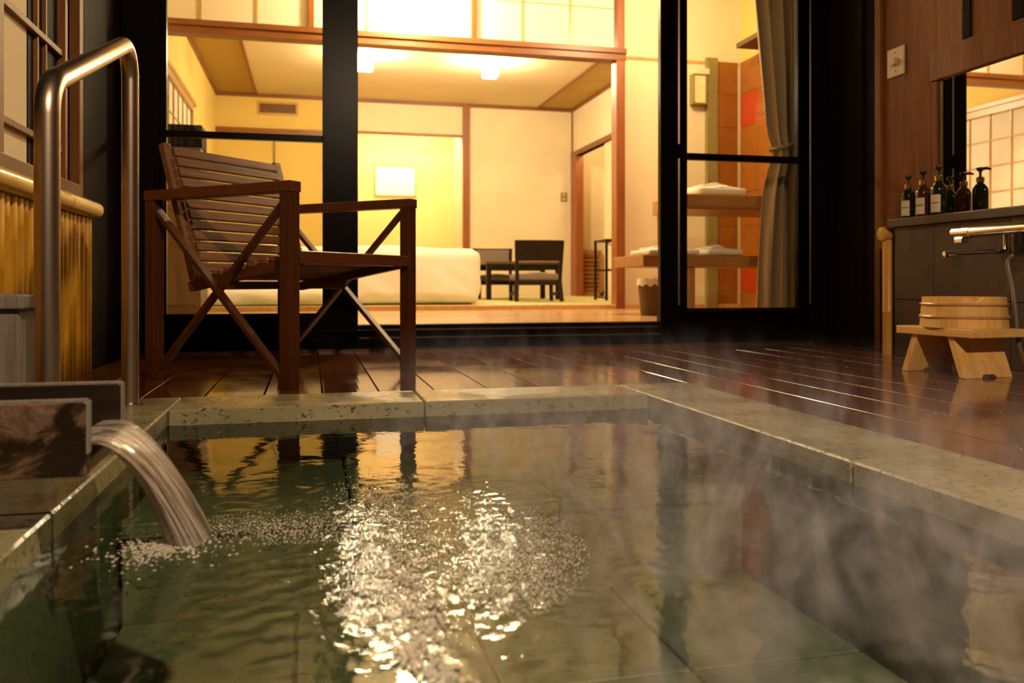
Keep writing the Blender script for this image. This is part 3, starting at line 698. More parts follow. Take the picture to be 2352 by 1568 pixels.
# tiled corner
tz1 = PY(1665, 145, BEAMY).z; tzs = [ZV]
tile_h = PY(1665, 145, BEAMY).z - PY(1665, 220, BEAMY).z
zz = tz1; r_ = 0
xt0 = PY(1640, 300, BEAMY).x
while zz > ZV + 0.02:
    za = max(zz - tile_h, ZV)
    centred(M['tile'], 'wall_tile', wvm, xt0+0.002, xw-0.014, BEAMY-0.040, BEAMY-0.0305, za+0.0015, zz-0.0015, 0.001)
    yy = BEAMY - 0.042; c_ = 0
    while yy > 5.35:
        mt = M['redtile'] if (r_ == 1 and c_ == 0) or (r_ + c_) % 7 == 6 else M['tile']
        centred(mt, 'wall_tile', wvr, xw+0.010, xw+0.0195, yy-0.297, yy-0.0015, za+0.0015, zz-0.0015, 0.001); yy -= 0.30; c_ += 1
    zz = za; r_ += 1
MB().box(xt0-0.10, xt0, BEAMY-0.075, BEAMY-0.03, ZV, tz1+0.02).build('olive_strip', M['olive'], wvm, 0.003)  # narrow olive strip standing proud of the wall beside the tiles
MB().box(xw-0.22, xw+0.019, 5.0, 6.2, tz1+0.01, tz1+0.05).build('soffit', M['cabinet'], wvr, 0.003)
# inner room back wall with alcove
wb = struct('wall_back', (1, BACKY, 0))
xa0, xa1 = PY(752, 500, BACKY).x, PY(1062, 500, BACKY).x
az = PY(943, 310, BACKY).z; AB = 12.35
xpost = PY(1078, 500, BACKY).x
MB().box(RXL, xa0, BACKY, BACKY+0.1, ZT-0.03, CEILZ).build('plaster', M['wallcream'], wb)
MB().box(xa1, 4.6, BACKY, BACKY+0.1, ZT-0.03, CEILZ).build('plaster', M['wallpale'], wb)
MB().box(xa0, xa1, BACKY, BACKY+0.1, az, CEILZ).build('plaster', M['wallpale'], wb)
MB().box(xa0-0.05, xa1+0.05, AB, AB+0.1, ZT-0.03, CEILZ).build('alcove_back', M['niche'], wb)
MB().box(xa0-0.06, xa0, BACKY+0.1, AB, ZT-0.03, CEILZ).build('alcove_side', M['niche'], wb)
MB().box(xa1, xa1+0.06, BACKY+0.1, AB, ZT-0.03, CEILZ).build('alcove_side', M['wallpale'], wb)
MB().box(xa0-0.06, xa1+0.06, BACKY+0.1, AB, 2.72, 2.80).build('alcove_ceiling', M['ceil'], wb)
MB().box(xa0-0.06, xa1+0.06, BACKY+0.02, AB, ZT-0.03, ZT+0.08).build('alcove_floor', M['honey'], wb, 0.004)
tb_ = struct('trim_3', (1, BACKY, 0))
MB().box(xa1, xpost, BACKY-0.04, BACKY-0.001, ZT, CEILZ).build('alcove_post', M['trimz'], tb_, 0.003)
MB().box(xa0, xa1, BACKY-0.025, BACKY-0.001, az-0.005, az+0.025).build('alcove_lintel', M['trim'], tb_, 0.003)
cz = PY(620, 308, BACKY).z
MB().box(RXL, xa0-0.02, BACKY-0.035, BACKY-0.001, cz-0.02, cz+0.07).build('closet_lintel', M['trim'], tb_, 0.003)
MB().box(xa0-0.02, xa0+0.02, BACKY-0.035, BACKY-0.001, ZT, CEILZ).build('alcove_post', M['trimz'], tb_, 0.003)
MB().box(PY(630,400,BACKY).x-0.012, PY(630,400,BACKY).x+0.012, BACKY-0.012, BACKY-0.001, ZT, cz-0.02).build('closet_seam', M['olive'], tb_)
MB().box(RXR-0.02, RXR+0.004, BACKY-0.02, BACKY-0.001, 2.1, CEILZ).build('corner_bead', M['trimz'], tb_)
# right wall with doorway
wrr = struct('wall_room_right', (RXR, 9, 0))
DZ = 2.12; yd0, yd1 = PX(1385, 500, RXR).y, PX(1327, 500, RXR).y
MB().box(RXR, RXR+0.08, BEAMY+0.05, BACKY, DZ, CEILZ).build('plaster', M['wallpale'], wrr)
MB().box(RXR, RXR+0.08, BEAMY+0.05, 8.6, ZT-0.03, DZ).build('plaster', M['wallpale'], wrr)
MB().box(RXR-0.03, RXR+0.085, yd1, BACKY-0.001, ZT, DZ).build('door_jamb', M['trimz'], wrr, 0.003)
MB().box(RXR-0.03, RXR+0.085, 8.6, BACKY-0.001, DZ, DZ+0.06).build('door_head', M['trim'], wrr, 0.003)
MB().box(4.18, 4.26, 8.4, BACKY, ZT-0.03, CEILZ).build('entry_wall', M['wallcream'], wrr)
MB().box(RXR+0.08, 4.18, 8.4, 8.48, ZT-0.03, CEILZ).build('entry_wall', M['wallcream'], wrr)
MB().box(RXR, 4.18, 8.48, BACKY, ZT-0.06, ZT-0.003).build('entry_floor', M['honey'], wrr)
dr2 = struct('door_2', (RXR, 9.4, ZT)); MB().box(RXR+0.02, RXR+0.05, 8.6, yd0, ZT, DZ).build('sliding_panel', M['wallpale'], dr2, 0.003)
# ceilings
cr = struct('ceiling_2', (1, 8, CEILZ)); xb0, xb1 = PY(588, 212, BACKY).x, PY(1236, 250, BACKY).x
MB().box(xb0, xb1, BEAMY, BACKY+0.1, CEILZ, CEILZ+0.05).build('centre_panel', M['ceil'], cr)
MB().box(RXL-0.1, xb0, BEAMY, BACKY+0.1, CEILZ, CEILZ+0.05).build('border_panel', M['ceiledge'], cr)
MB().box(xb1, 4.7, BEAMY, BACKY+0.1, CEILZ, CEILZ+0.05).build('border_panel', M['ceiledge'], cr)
for xx in (xb0, xb1): MB().box(xx-0.018, xx+0.018, BEAMY+0.06, BACKY, CEILZ-0.018, CEILZ).build('ceiling_batten', M['trim'], cr)
MB().box(RXL, RXR, BACKY-0.03, BACKY-0.001, CEILZ-0.045, CEILZ-0.001).build('cornice', M['trim'], cr)
MB().box(RXL, RXL+0.025, BEAMY+0.06, BACKY-0.03, CEILZ-0.045, CEILZ-0.001).build('cornice', M['trim'], cr)
MB().box(RXR-0.025, RXR, BEAMY+0.06, BACKY-0.03, CEILZ-0.045, CEILZ-0.001).build('cornice', M['trim'], cr)
cv = struct('ceiling_veranda', (1, 5.5, CEILZ)); MB().box(RXL-0.1, 4.3, DOORY-0.05, BEAMY, CEILZ, CEILZ+0.05).build('panel', M['ceil'], cv)

# shoji window on the room's left wall
shw = struct('window_4', (RXL, 8, 1.2)); sy0, sy1 = 6.85, 9.07; sz0, sz1 = 0.75, 2.08
MB().box(RXL+0.0005, RXL+0.006, sy0, sy1, sz0, sz1).build('paper_panel', M['paper'], shw)
for z0, z1 in ((sz1, sz1+0.07), (sz0-0.05, sz0)): MB().box(RXL, RXL+0.035, sy0-0.04, sy1+0.04, z0, z1).build('window_frame', M['honey'], shw, 0.002)
for y_ in (sy0-0.02, sy1+0.02): MB().box(RXL, RXL+0.035, y_-0.02, y_+0.02, sz0, sz1).build('window_frame', M['honey'], shw, 0.002)
for k in range(1, 8): MB().box(RXL+0.006, RXL+0.018, sy0+(sy1-sy0)*k/8-(0.016 if k == 4 else 0.006), sy0+(sy1-sy0)*k/8+(0.016 if k == 4 else 0.006), sz0, sz1).build('muntin', M['honey'], shw)
for k in range(1, 5): MB().box(RXL+0.006, RXL+0.015, sy0, sy1, sz0+(sz1-sz0)*k/5-0.006, sz0+(sz1-sz0)*k/5+0.006).build('muntin', M['honey'], shw)
MB().box(RXL, RXL+0.04, BEAMY+0.07, 9.3, 2.155, 2.20).build('picture_rail', M['honey'], shw, 0.002)

# ------------------------------------------------------------------ room lamps
for x_, lb in ((0.57, 'glowing square ceiling lamp on the side of the slatted armchair'), (1.92, 'glowing square ceiling lamp on the side of the dining chairs')):
    c = (x_, 9.1); lt = thing('ceiling_lamp', lb, 'lamp', (c[0], c[1], CEILZ), group='square ceiling lamps in the room')
    MB().box(c[0]-0.07, c[0]+0.07, c[1]-0.07, c[1]+0.07, CEILZ-0.02, CEILZ-0.0005).build('ceiling_plate', M['plate'], lt)
    MB().box(c[0]-0.075, c[0]+0.075, c[1]-0.075, c[1]+0.075, CEILZ-0.205, CEILZ-0.025).build('lamp_shade', M['lampbox'], lt, 0.008)
for vx, vy, lb in ((0.74, 6.15, 'round pendant lamp in the wooden veranda near the paper transom'), (2.45, 5.35, 'round pendant lamp in the veranda over the vanity shelf')):
    vl = thing('veranda_lamp', lb, 'lamp', (vx, vy, CEILZ), group='pendant lamps in the veranda')
    MB().lathe([(0.06, 2.78), (0.07, 2.799)], 28, (vx, vy, 0)).build('ceiling_rose', M['plate'], vl, smooth=True)
    MB().tube([(vx, vy, 2.69), (vx, vy, 2.78)], 0.012, 10).build('stem', M['plate'], vl, smooth=True)
# vent
va, vb = PY(597, 237, BACKY), PY(680, 262, BACKY)
vt = thing('air_vent', 'brown slatted air vent high on the cream back wall', 'vent', (va.x, BACKY, vb.z))
MB().box(va.x-0.03, vb.x+0.03, BACKY-0.012, BACKY-0.0005, vb.z-0.03, va.z+0.03).build('vent_frame', M['honey'], vt, 0.002)
for k in range(6):
    z = vb.z + (va.z-vb.z)*(k+0.5)/6; MB().bar((va.x, BACKY-0.018, z), (vb.x, BACKY-0.018, z), 0.012, 0.016).build('slat', M['brown'], vt)
MB().box(va.x, vb.x, BACKY-0.0125, BACKY-0.0119, vb.z, va.z).build('vent_core', M['brown'], vt)
# picture
pa_, pb_ = PY(860, 377, AB-0.02), PY(956, 452, AB-0.02)
pc = thing('picture_frame', 'small framed pale picture hanging in the glowing alcove', 'picture', (pa_.x, AB, pb_.z))
MB().box(pa_.x+0.02, pb_.x-0.02, AB-0.012, AB-0.0005, pb_.z+0.02, pa_.z-0.02).build('picture_sheet', M['art'], pc)
for x0, x1, z0, z1 in ((pa_.x, pb_.x, pa_.z-0.02, pa_.z), (pa_.x, pb_.x, pb_.z, pb_.z+0.02), (pa_.x, pa_.x+0.02, pb_.z+0.02, pa_.z-0.02), (pb_.x-0.02, pb_.x, pb_.z+0.02, pa_.z-0.02)):
    MB().box(x0, x1, AB-0.024, AB-0.0005, z0, z1).build('frame_bar', M['honey'], pc, 0.002)
# light switch
la, lb_ = PY(1288, 442, BACKY), PY(1302, 463, BACKY)
ls = thing('light_switch', 'small double light switch on the room back wall', 'switch', (la.x, BACKY, lb_.z))
MB().box(la.x, lb_.x, BACKY-0.012, BACKY-0.0005, lb_.z, la.z).build('switch_plate', M['olive'], ls, 0.002)
for k in (0, 1):
    h_ = (la.z-lb_.z)/2; MB().box(la.x+0.02, lb_.x-0.02, BACKY-0.018, BACKY-0.012, lb_.z+k*h_+0.012, lb_.z+(k+1)*h_-0.012).build('rocker', M['plate'], ls, 0.002)

# ------------------------------------------------------------------ bed
def soft_box(x0, x1, y0, y1, z0, z1, r, nx, ny, nz, amp, seed, sag=0.0):
    bm = bmesh.new(); bmesh.ops.create_cube(bm, size=2.0)
    bmesh.ops.subdivide_edges(bm, edges=bm.edges, cuts=nx, use_grid_fill=True)
    hx, hy, hz = (x1-x0)/2, (y1-y0)/2, (z1-z0)/2; c = Vector(((x0+x1)/2, (y0+y1)/2, (z0+z1)/2))
    for v in bm.verts:
        p = Vector((v.co.x*hx, v.co.y*hy, v.co.z*hz)); q = Vector((max(-hx+r, min(hx-r, p.x)), max(-hy+r, min(hy-r, p.y)), max(-hz+r, min(hz-r, p.z))))
        d = p - q
        if d.length > 1e-6: p = q + d.normalized() * min(d.length, r)
        n_ = noise.noise(Vector((p.x*3+seed, p.y*3, p.z*2))) * amp
        low = max(0.0, -v.co.z * 0.5 + 0.3); fold = noise.noise(Vector((p.x*6 + p.z*9 + seed, p.y*6, 1.3))) * amp * 1.6 * low
        if v.co.z > 0.9: p.z += n_ + sag * (0.5 - abs(v.co.x))
        else:
            nn = Vector((p.x/hx, p.y/hy, 0)); nn = Vector((0, math.copysign(1, nn.y), 0)) if abs(nn.y) > abs(nn.x) else Vector((math.copysign(1, nn.x), 0, 0))
            p += nn * (n_ + fold)
        v.co = c + p
    m = MB(); m.bm.free(); m.bm = bm; return m
bl = PY(512, 690, 6.85); br = PY(1108, 640, 6.85); bzt = PY(900, 562, 6.85).z
bed = thing('bed', 'low bed with a white duvet draped down to the tatami', 'bed', (0.4, 7.5, ZT))
MB().box(bl.x+0.08, br.x-0.08, 6.95, 8.05, ZT, ZT+0.22).build('bed_base', M['cabinet'], bed)
soft_box(bl.x, br.x, 6.83, 8.15, ZT+0.005, bzt-0.01, 0.10, 28, 0, 0, 0.022, 3.1, 0.02).build('duvet', M['linen'], bed, smooth=True)
soft_box(bl.x-0.12, PY(770, 690, 6.8).x, 6.78, 7.4, ZT+0.001, ZT+0.13, 0.06, 16, 0, 0, 0.02, 8.8, 0.0).build('duvet_hem', M['linen'], bed, smooth=True)

# ------------------------------------------------------------------ low dining chairs and table
def room_chair(loc, rz, label):
    c = thing('dining_chair', label, 'chair', loc, rz, 'low dining chairs in the tatami room')
    w2, d2 = 0.225, 0.42; sh, th_ = 0.245, 0.585
    for s in (-1, 1):
        MB().bar((s*(w2-0.018), d2-0.02, 0), (s*(w2-0.022), d2-0.02, sh-0.05), 0.034, 0.034, (0,1,0)).build('leg', M['darkchair'], c, 0.003, local=True)
        MB().bar((s*(w2-0.004), -0.02, 0), (s*(w2-0.016), 0.02, sh-0.05), 0.036, 0.034, (0,1,0)).bar((s*(w2-0.016), 0.02, sh-0.05), (s*(w2-0.002), -0.035, th_), 0.034, 0.030, (0,1,0)).build('leg', M['darkchair'], c, 0.003, local=True)
        MB().box(s*(w2-0.02)-0.012, s*(w2-0.02)+0.012, 0.03, d2-0.03, 0.055, 0.085).build('stretcher', M['darkchair'], c, 0.002, local=True)
    MB().box(-w2+0.02, w2-0.02, d2-0.035, d2-0.005, sh-0.09, sh-0.05).build('apron', M['darkchair'], c, 0.002, local=True)
    MB().box(-w2+0.02, w2-0.02, 0.0, 0.03, sh-0.09, sh-0.05).build('apron', M['darkchair'], c, 0.002, local=True)
    soft_box(-w2, w2, 0.0, d2+0.01, sh-0.05, sh+0.03, 0.035, 8, 0, 0, 0.002, 2.0, 0.02).build('seat_cushion', M['cushion'], c, smooth=True, local=True)
    bm_ = MB(); n = 6
    for zz0, zz1, yy0, yy1 in ((th_-0.20, th_, -0.012, -0.036),):
        A = []; 
        for k in range(n+1):
            x_ = -w2+0.0 + 2*w2*k/n; bow = -0.02*(1-(2*k/n-1)**2)
            A.append([bm_.bm.verts.new((x_, yy0+bow-0.012, zz0)), bm_.bm.verts.new((x_, yy0+bow+0.012, zz0)), bm_.bm.verts.new((x_, yy1+bow+0.012, zz1)), bm_.bm.verts.new((x_, yy1+bow-0.012, zz1))])
        for a, b in zip(A, A[1:]):
            for q in range(4): bm_.bm.faces.new((a[q], a[(q+1)%4], b[(q+1)%4], b[q]))
        bm_.bm.faces.new(A[0]); bm_.bm.faces.new(A[-1][::-1])
    bk = bm_.build('backrest', M['darkchair'], c, 0.003, local=True)
    MB().box(-w2+0.03, w2-0.03, 0.002, 0.018, th_-0.19, th_-0.02).build('back_pad', M['cushion'], c, 0.006, local=True)
    return c
q = G(1239, 692, ZT)
room_chair((q.x, q.y+0.02, ZT), radians(-4), 'low dark dining chair with its back to the veranda')
room_chair((2.10, 9.82, ZT), radians(176), 'low dark dining chair facing the veranda behind the table')
tbx0, tbx1, tby0, tby1, tbz = 1.80, 2.62, 8.72, 9.40, ZT+0.405
tbl = thing('dining_table', 'small low dark wooden table between two dining chairs', 'table', ((tbx0+tbx1)/2, (tby0+tby1)/2, ZT))
MB().box(tbx0, tbx1, tby0, tby1, tbz-0.03, tbz).build('tabletop', M['cabinet'], tbl, 0.004)
for x_ in (tbx0+0.03, tbx1-0.03):
    for y_ in (tby0+0.03, tby1-0.03): MB().box(x_-0.025, x_+0.025, y_-0.025, y_+0.025, ZT, tbz-0.03).build('leg', M['darkchair'], tbl, 0.003)
MB().box(tbx0+0.055, tbx1-0.055, tby0+0.02, tby0+0.04, tbz-0.09, tbz-0.03).build('apron', M['darkchair'], tbl)
MB().box(tbx0+0.055, tbx1-0.055, tby1-0.04, tby1-0.02, tbz-0.09, tbz-0.03).build('apron', M['darkchair'], tbl)

# entry louvre cabinet, slippers, rack
l0, l1 = PY(1330, 600, BACKY-0.04).x, PY(1378, 600, BACKY-0.04).x; lz = PY(1350, 575, BACKY-0.04).z
lv = thing('louvred_cabinet', 'low brown louvred cabinet inside the entry doorway', 'cabinet', ((l0+l1)/2, BACKY-0.1, ZT-0.003))
zz0 = ZT - 0.0025
MB().box(l0, l1, BACKY-0.09, BACKY-0.002, zz0, lz).build('cabinet_body', M['cabinet'], lv)
for a, b in ((l0, l0+0.035), (l1-0.035, l1)): MB().box(a, b, BACKY-0.12, BACKY-0.09, zz0, lz).build('stile', M['louvre'], lv)
for za_, zb_ in ((lz-0.06, lz), (zz0, zz0+0.06)): MB().box(l0+0.035, l1-0.035, BACKY-0.12, BACKY-0.09, za_, zb_).build('rail', M['louvre'], lv)
for k in range(9):
    z = zz0 + 0.09 + (lz - zz0 - 0.17) * k / 8; MB().bar((l0+0.036, BACKY-0.105, z), (l1-0.036, BACKY-0.105, z), 0.035, 0.03, (0, -0.5, 1)).build('slat', M['louvre'], lv)
for k in range(2):
    p = PX(1372 + k*6, 670, 4.04 - k*0.12); p.z = ZT-0.0025; p.y = 10.95 - k*0.02
    sl = tag(None or thing('slipper', ('dark house slipper before the louvred cabinet, the one nearer the entry wall', 'dark house slipper before the louvred cabinet, the one nearer the sliding panel')[k], 'slipper', p, radians(10), 'pair of slippers'), None)
    soft_box(-0.04, 0.04, -0.12, 0.12, 0.0, 0.02, 0.01, 4, 0, 0, 0.0, 1).build('sole', M['pump'], sl, local=True)
    m = MB(); n = 8; rows = []
    for yy, hh in ((0.02, 0.055), (0.07, 0.05), (0.115, 0.022)):
        rows.append([m.bm.verts.new((0.042*cos(pi*k_/n), yy, 0.016 + hh*sin(pi*k_/n))) for k_ in range(n+1)])
    for a, b in zip(rows, rows[1:]):
        for k_ in range(n): m.bm.faces.new((a[k_], a[k_+1], b[k_+1], b[k_]))
    m.build('upper', M['screen'], sl, smooth=True, local=True)
p = G(1393, 690, ZT)
rk = thing('towel_rack', 'thin black folding rack beside the room post', 'rack', (p.x, p.y, ZT))
for yy in (0.0, 0.34):
    MB().box(p.x-0.012, p.x+0.012, p.y+yy-0.012, p.y+yy+0.012, ZT, ZT+0.62).build('upright', M['darkchair'], rk, 0.002)
    MB().box(p.x+0.40, p.x+0.424, p.y+yy-0.012, p.y+yy+0.012, ZT, ZT+0.62).build('upright', M['darkchair'], rk, 0.002)
    MB().box(p.x+0.012, p.x+0.40, p.y+yy-0.010, p.y+yy+0.010, ZT+0.60, ZT+0.62).build('cross_bar', M['darkchair'], rk)
    MB().box(p.x+0.012, p.x+0.40, p.y+yy-0.008, p.y+yy+0.008, ZT+0.30, ZT+0.318).build('cross_bar', M['darkchair'], rk)
MB().box(p.x-0.008, p.x+0.008, p.y+0.012, p.y+0.328, ZT+0.60, ZT+0.618).build('side_bar', M['darkchair'], rk)
MB().box(p.x-0.008, p.x+0.008, p.y+0.012, p.y+0.328, ZT+0.02, ZT+0.035).build('side_bar', M['darkchair'], rk)
MB().bar((p.x+0.01, p.y, ZT+0.58), (p.x+0.20, p.y, ZT+0.46), 0.008, 0.008).build('brace', M['darkchair'], rk)

# tall cabinet with television
k0_ = PY(463, 500, 6.1).x
cab = thing('tall_cabinet', 'tall dark brown cabinet by the left veranda wall', 'cabinet', (k0_-0.2, 6.2, ZV))
ctz = PY(420, 338, 6.1).z
MB().box(RXL+0.01, k0_-0.005, 6.1, 6.5, ZV, ctz).build('cabinet_body', M['cabinet'], cab, 0.004)
MB().box(RXL+0.02, k0_-0.02, 6.088, 6.0995, ZV+0.06, (ZV+ctz)/2-0.005).build('cabinet_door', M['cabinet'], cab, 0.003)
MB().box(RXL+0.02, k0_-0.02, 6.088, 6.0995, (ZV+ctz)/2+0.005, ctz-0.02).build('cabinet_door', M['cabinet'], cab, 0.003)
tv = thing('television', 'black box-shaped television on top of the tall cabinet', 'television', (k0_-0.2, 6.3, ctz))
tvz = PY(420, 284, 6.1).z
MB().box(RXL+0.02, k0_, 6.12, 6.40, ctz+0.0005, tvz).build('casing', M['screen'], tv, 0.006)
MB().box(RXL+0.04, k0_-0.02, 6.112, 6.1195, ctz+0.02, tvz-0.02).build('screen', M['screen'], tv, 0.002)

# ------------------------------------------------------------------ vanity, towels, bin, lantern, curtain
vx0 = PY(1471, 600, 5.15).x; vz1 = PY(1490, 586, 5.15).z; vz0 = PY(1490, 612, 5.15).z; ux0 = PY(1560, 460, 5.2).x
uz1 = PY(1600, 447, 5.15).z; uz0 = PY(1600, 482, 5.15).z
va_ = thing('vanity_shelf', 'two-tier wooden vanity shelf behind the glass door', 'shelf', (3.0, 5.5, ZV))
XR_ = xw + 0.008
MB().box(vx0, XR_, 5.10, 5.65, vz0, vz1).build('lower_shelf', M['vanity'], va_, 0.004)
MB().box(ux0, XR_, 5.10, 5.65, uz0, uz1).build('upper_shelf', M['vanity'], va_, 0.004)
for x_, z_ in ((ux0+0.05, uz0), (XR_-0.03, uz0)):
    MB().box(x_-0.02, x_+0.02, 5.60, 5.64, vz1, z_).build('upright', M['vanity'], va_, 0.003)
for x_ in (vx0+0.35, XR_-0.03):
    for y_ in (5.14, 5.61): MB().box(x_-0.02, x_+0.02, y_-0.02, y_+0.02, ZV, vz0).build('leg', M['vanity'], va_, 0.003)
def towel(x0, x1, y0, y1, z, h, lab, seed):
    t = thing('towel', lab, 'towel', ((x0+x1)/2, (y0+y1)/2, z))
    soft_box(x0, x1, y0, y1, z+0.0012, z+h, h*0.45, 14, 0, 0, h*0.10, seed, h*0.3).build('folded_cloth', M['towel'], t, smooth=True)
    soft_box(x0+0.05, x1-0.12, y0+0.05, y1-0.05, z+h*0.97, z+h*1.3, h*0.2, 10, 0, 0, h*0.15, seed+3, h*0.4).build('top_fold', M['towel'], t, smooth=True)
towel(PY(1598, 440, 5.2).x, PY(1708, 440, 5.2).x, 5.14, 5.5, uz1, 0.06, 'folded white towel on the upper vanity shelf', 1.0)
towel(vx0+0.06, vx0+0.42, 5.14, 5.5, vz1, 0.045, 'folded white towel at the open end of the lower vanity shelf', 4.0)
towel(vx0+0.47, PY(1700, 590, 5.2).x, 5.14, 5.5, vz1, 0.05, 'folded white towel behind glass on the lower vanity shelf', 6.0)
bp = G(1500, 725, ZV)
bn_ = thing('waste_bin', 'brown waste bin with white liner under the lower vanity shelf', 'bin', (bp.x+0.03, bp.y+0.08, ZV))
bh = 0.225
MB().lathe([(0.078, 0.0), (0.098, bh), (0.092, bh), (0.074, 0.01)], 24, cap=False).lathe([(0.0765, 0.0005), (0.0765, 0.006)], 24).build('bin_body', M['cabinet'], bn_, smooth=True, local=True)
m = MB(); n = 24; rows = []
for r, z, a in ((0.091, bh-0.06, 0), (0.0905, bh+0.008, 0.004), (0.101, bh+0.014, 0.008), (0.104, bh-0.03, 0.012)):
    rows.append([m.bm.verts.new(((r+a*0.4*sin(k*5))*cos(2*pi*k/n), (r+a*0.4*sin(k*5))*sin(2*pi*k/n), z+a*cos(k*3.3))) for k in range(n)])
for a, b in zip(rows, rows[1:]):
    for k in range(n): m.bm.faces.new((a[k], a[(k+1)%n], b[(k+1)%n], b[k]))
m.build('liner', M['towel'], bn_, smooth=True, local=True)
wa, wb_ = PY(1592, 168, BEAMY-0.1), PY(1624, 240, BEAMY-0.1)
wlamp = thing('wall_lantern', 'boxy wall lantern with cream panel beside the orange tiles', 'lantern', (wa.x, BEAMY-0.03, wb_.z))
MB().box(wa.x+0.015, wb_.x-0.015, BEAMY-0.098, BEAMY-0.045, wb_.z+0.015, wa.z-0.015).build('cream_panel', M['lantern'], wlamp)
for x0, x1, z0, z1 in ((wa.x, wb_.x, wa.z-0.014, wa.z), (wa.x, wb_.x, wb_.z, wb_.z+0.014), (wa.x, wa.x+0.014, wb_.z+0.014, wa.z-0.014), (wb_.x-0.014, wb_.x, wb_.z+0.014, wa.z-0.014)):
    MB().box(x0, x1, BEAMY-0.105, BEAMY-0.0305, z0, z1).build('frame_bar', M['olive'], wlamp, 0.002)
MB().box(wa.x+0.03, wb_.x+0.03, BEAMY-0.09, BEAMY-0.0305, wa.z+0.001, wa.z+0.05).build('top_bracket', M['wallpale'], wlamp, 0.003)
# curtain
CYY = 4.62
cu = thing('curtain', 'long beige curtain tied back at waist height behind the glass door', 'curtain', (2.6, CYY, ZV))
ed = [(-40, 1728), (0, 1734), (120, 1744), (240, 1756), (320, 1764), (352, 1772), (380, 1766), (450, 1756), (560, 1750), (712, 1742), (742, 1742)]
m = MB(); rows = []; NU = 60
def lerp_ed(py):
    for (a, xa_), (b, xb_) in zip(ed, ed[1:]):
        if a <= py <= b: return xa_ + (xb_-xa_) * (py-a)/(b-a)
    return ed[-1][1] if py > ed[-1][0] else ed[0][1]
zs_ = [ZV + 0.015 + k * (2.36 - ZV - 0.015) / 70 for k in range(71)]
xR = 2.86
for z in zs_:
    py = HOR - (z - H) * F / (CYY * 1.05)
    py = HOR - (z - H) / (PY(1750, HOR, CYY).y / ray(1750, HOR).y) * F
    xl_ = PY(lerp_ed(max(-40, min(742, py))), HOR, CYY).x; tie = math.exp(-((py - 352)/45)**2)
    row = []
    for k in range(NU+1):
        u = k/NU; xx = xl_ + (xR - xl_) * u
        yy = CYY + (0.035 - 0.018*tie) * sin(u*2*pi*3.0 + 0.4*sin(z*3)) + 0.012*sin(u*31+z*2) - 0.03*tie
        row.append(m.bm.verts.new((xx, yy, z)))
    rows.append(row)
for a, b in zip(rows, rows[1:]):
    for k in range(NU): m.bm.faces.new((a[k], a[k+1], b[k+1], b[k]))
co = m.build('drape', M['curtain'], cu, smooth=True); sd = co.modifiers.new('solid', 'SOLIDIFY'); sd.thickness = 0.003
zt_ = PY(1780, 352, CYY).z
MB().tube([(PY(1768, 352, CYY).x, CYY-0.055, zt_-0.02), (2.65, CYY-0.085, zt_), (2.82, CYY-0.05, zt_+0.05)], 0.011, 10).build('tieback', M['curtain'], cu, smooth=True)
MB().tube([(2.0, CYY, 2.375), (2.98, CYY, 2.375)], 0.014, 10).build('curtain_rod', M['blackmetal'], cu, smooth=True)

# ------------------------------------------------------------------ water
LAND = Vector((-0.205, 1.31, WATER))
def fan(x, y):
    d = math.hypot((x - 0.10) / 0.46, (y - 1.22) / 0.50); a = max(0.0, 1.0 - d) ; a = min(1.0, a * 2.2)
    e = max(0.0, 1.0 - math.hypot(x - LAND.x, y - LAND.y) / 0.22)
    return min(1.0, a + e)
x0, x1, y0, y1 = PXL-0.0115, PXR+0.0115, PYN-0.0115, PYF+0.0115
st_ = 0.0065; nx = int((x1-x0)/st_); ny = int((y1-y0)/st_)
verts = []; 
for j in range(ny+1):
    y = y0 + (y1-y0)*j/ny
    for i in range(nx+1):
        x = x0 + (x1-x0)*i/nx; h = 0.0
        f = fan(x, y)
        h += 0.0006 * noise.noise(Vector((x*7, y*11, 0.3)))
        if f > 0.001:
            r = math.hypot(x-LAND.x, y-LAND.y)
            h += f * (0.0013 * noise.noise(Vector((x*42, y*42, 2.0))) + 0.0004 * noise.noise(Vector((x*85, y*85, 5.0))) + 0.0002*sin(r*150))
        verts.append((x, y, WATER + h))
faces = [(j*(nx+1)+i, j*(nx+1)+i+1, (j+1)*(nx+1)+i+1, (j+1)*(nx+1)+i) for j in range(ny) for i in range(nx)]
me = bpy.data.meshes.new('pool_water'); me.from_pydata(verts, [], faces); me.polygons.foreach_set('use_smooth', [True]*len(faces))
wo = bpy.data.objects.new('pool_water', me); col.objects.link(wo)
tag(wo, 'clear rippling hot water filling the green stone pool', 'water', kind='stuff')
t = NT('bath_water'); geo = t.n('ShaderNodeNewGeometry')
def vsub(v): 
    n = t.n('ShaderNodeVectorMath', operation='DISTANCE'); t.l(geo.outputs['Position'], n.inputs[0]); n.inputs[1].default_value = v; return n.outputs['Value']
fm = t.ramp(vsub((0.10, 1.22, WATER)), [(0.20, 1.0), (0.50, 0.0)])
big = t.noise(geo.outputs['Position'], 26, 3, 0.5); sm_ = t.noise(geo.outputs['Position'], 95, 3, 0.55)
nr = t.bump(big, 0.05, 0.01)
hb = t.math('MULTIPLY', sm_, fm); nr = t.bump(hb, 0.9, 0.0010, nr)
trn = t.n('ShaderNodeBsdfTransparent'); trn.inputs[0].default_value = (0.80, 0.88, 0.74, 1)
gl = t.n('ShaderNodeBsdfGlossy'); gl.inputs['Roughness'].default_value = 0.03; t.l(nr, gl.inputs['Normal'])
fr = t.n('ShaderNodeFresnel'); fr.inputs[0].default_value = 1.34; t.l(nr, fr.inputs['Normal'])
ms = t.n('ShaderNodeMixShader'); t.l(fr.outputs[0], ms.inputs[0]); t.l(trn.outputs[0], ms.inputs[1]); t.l(gl.outputs[0], ms.inputs[2])
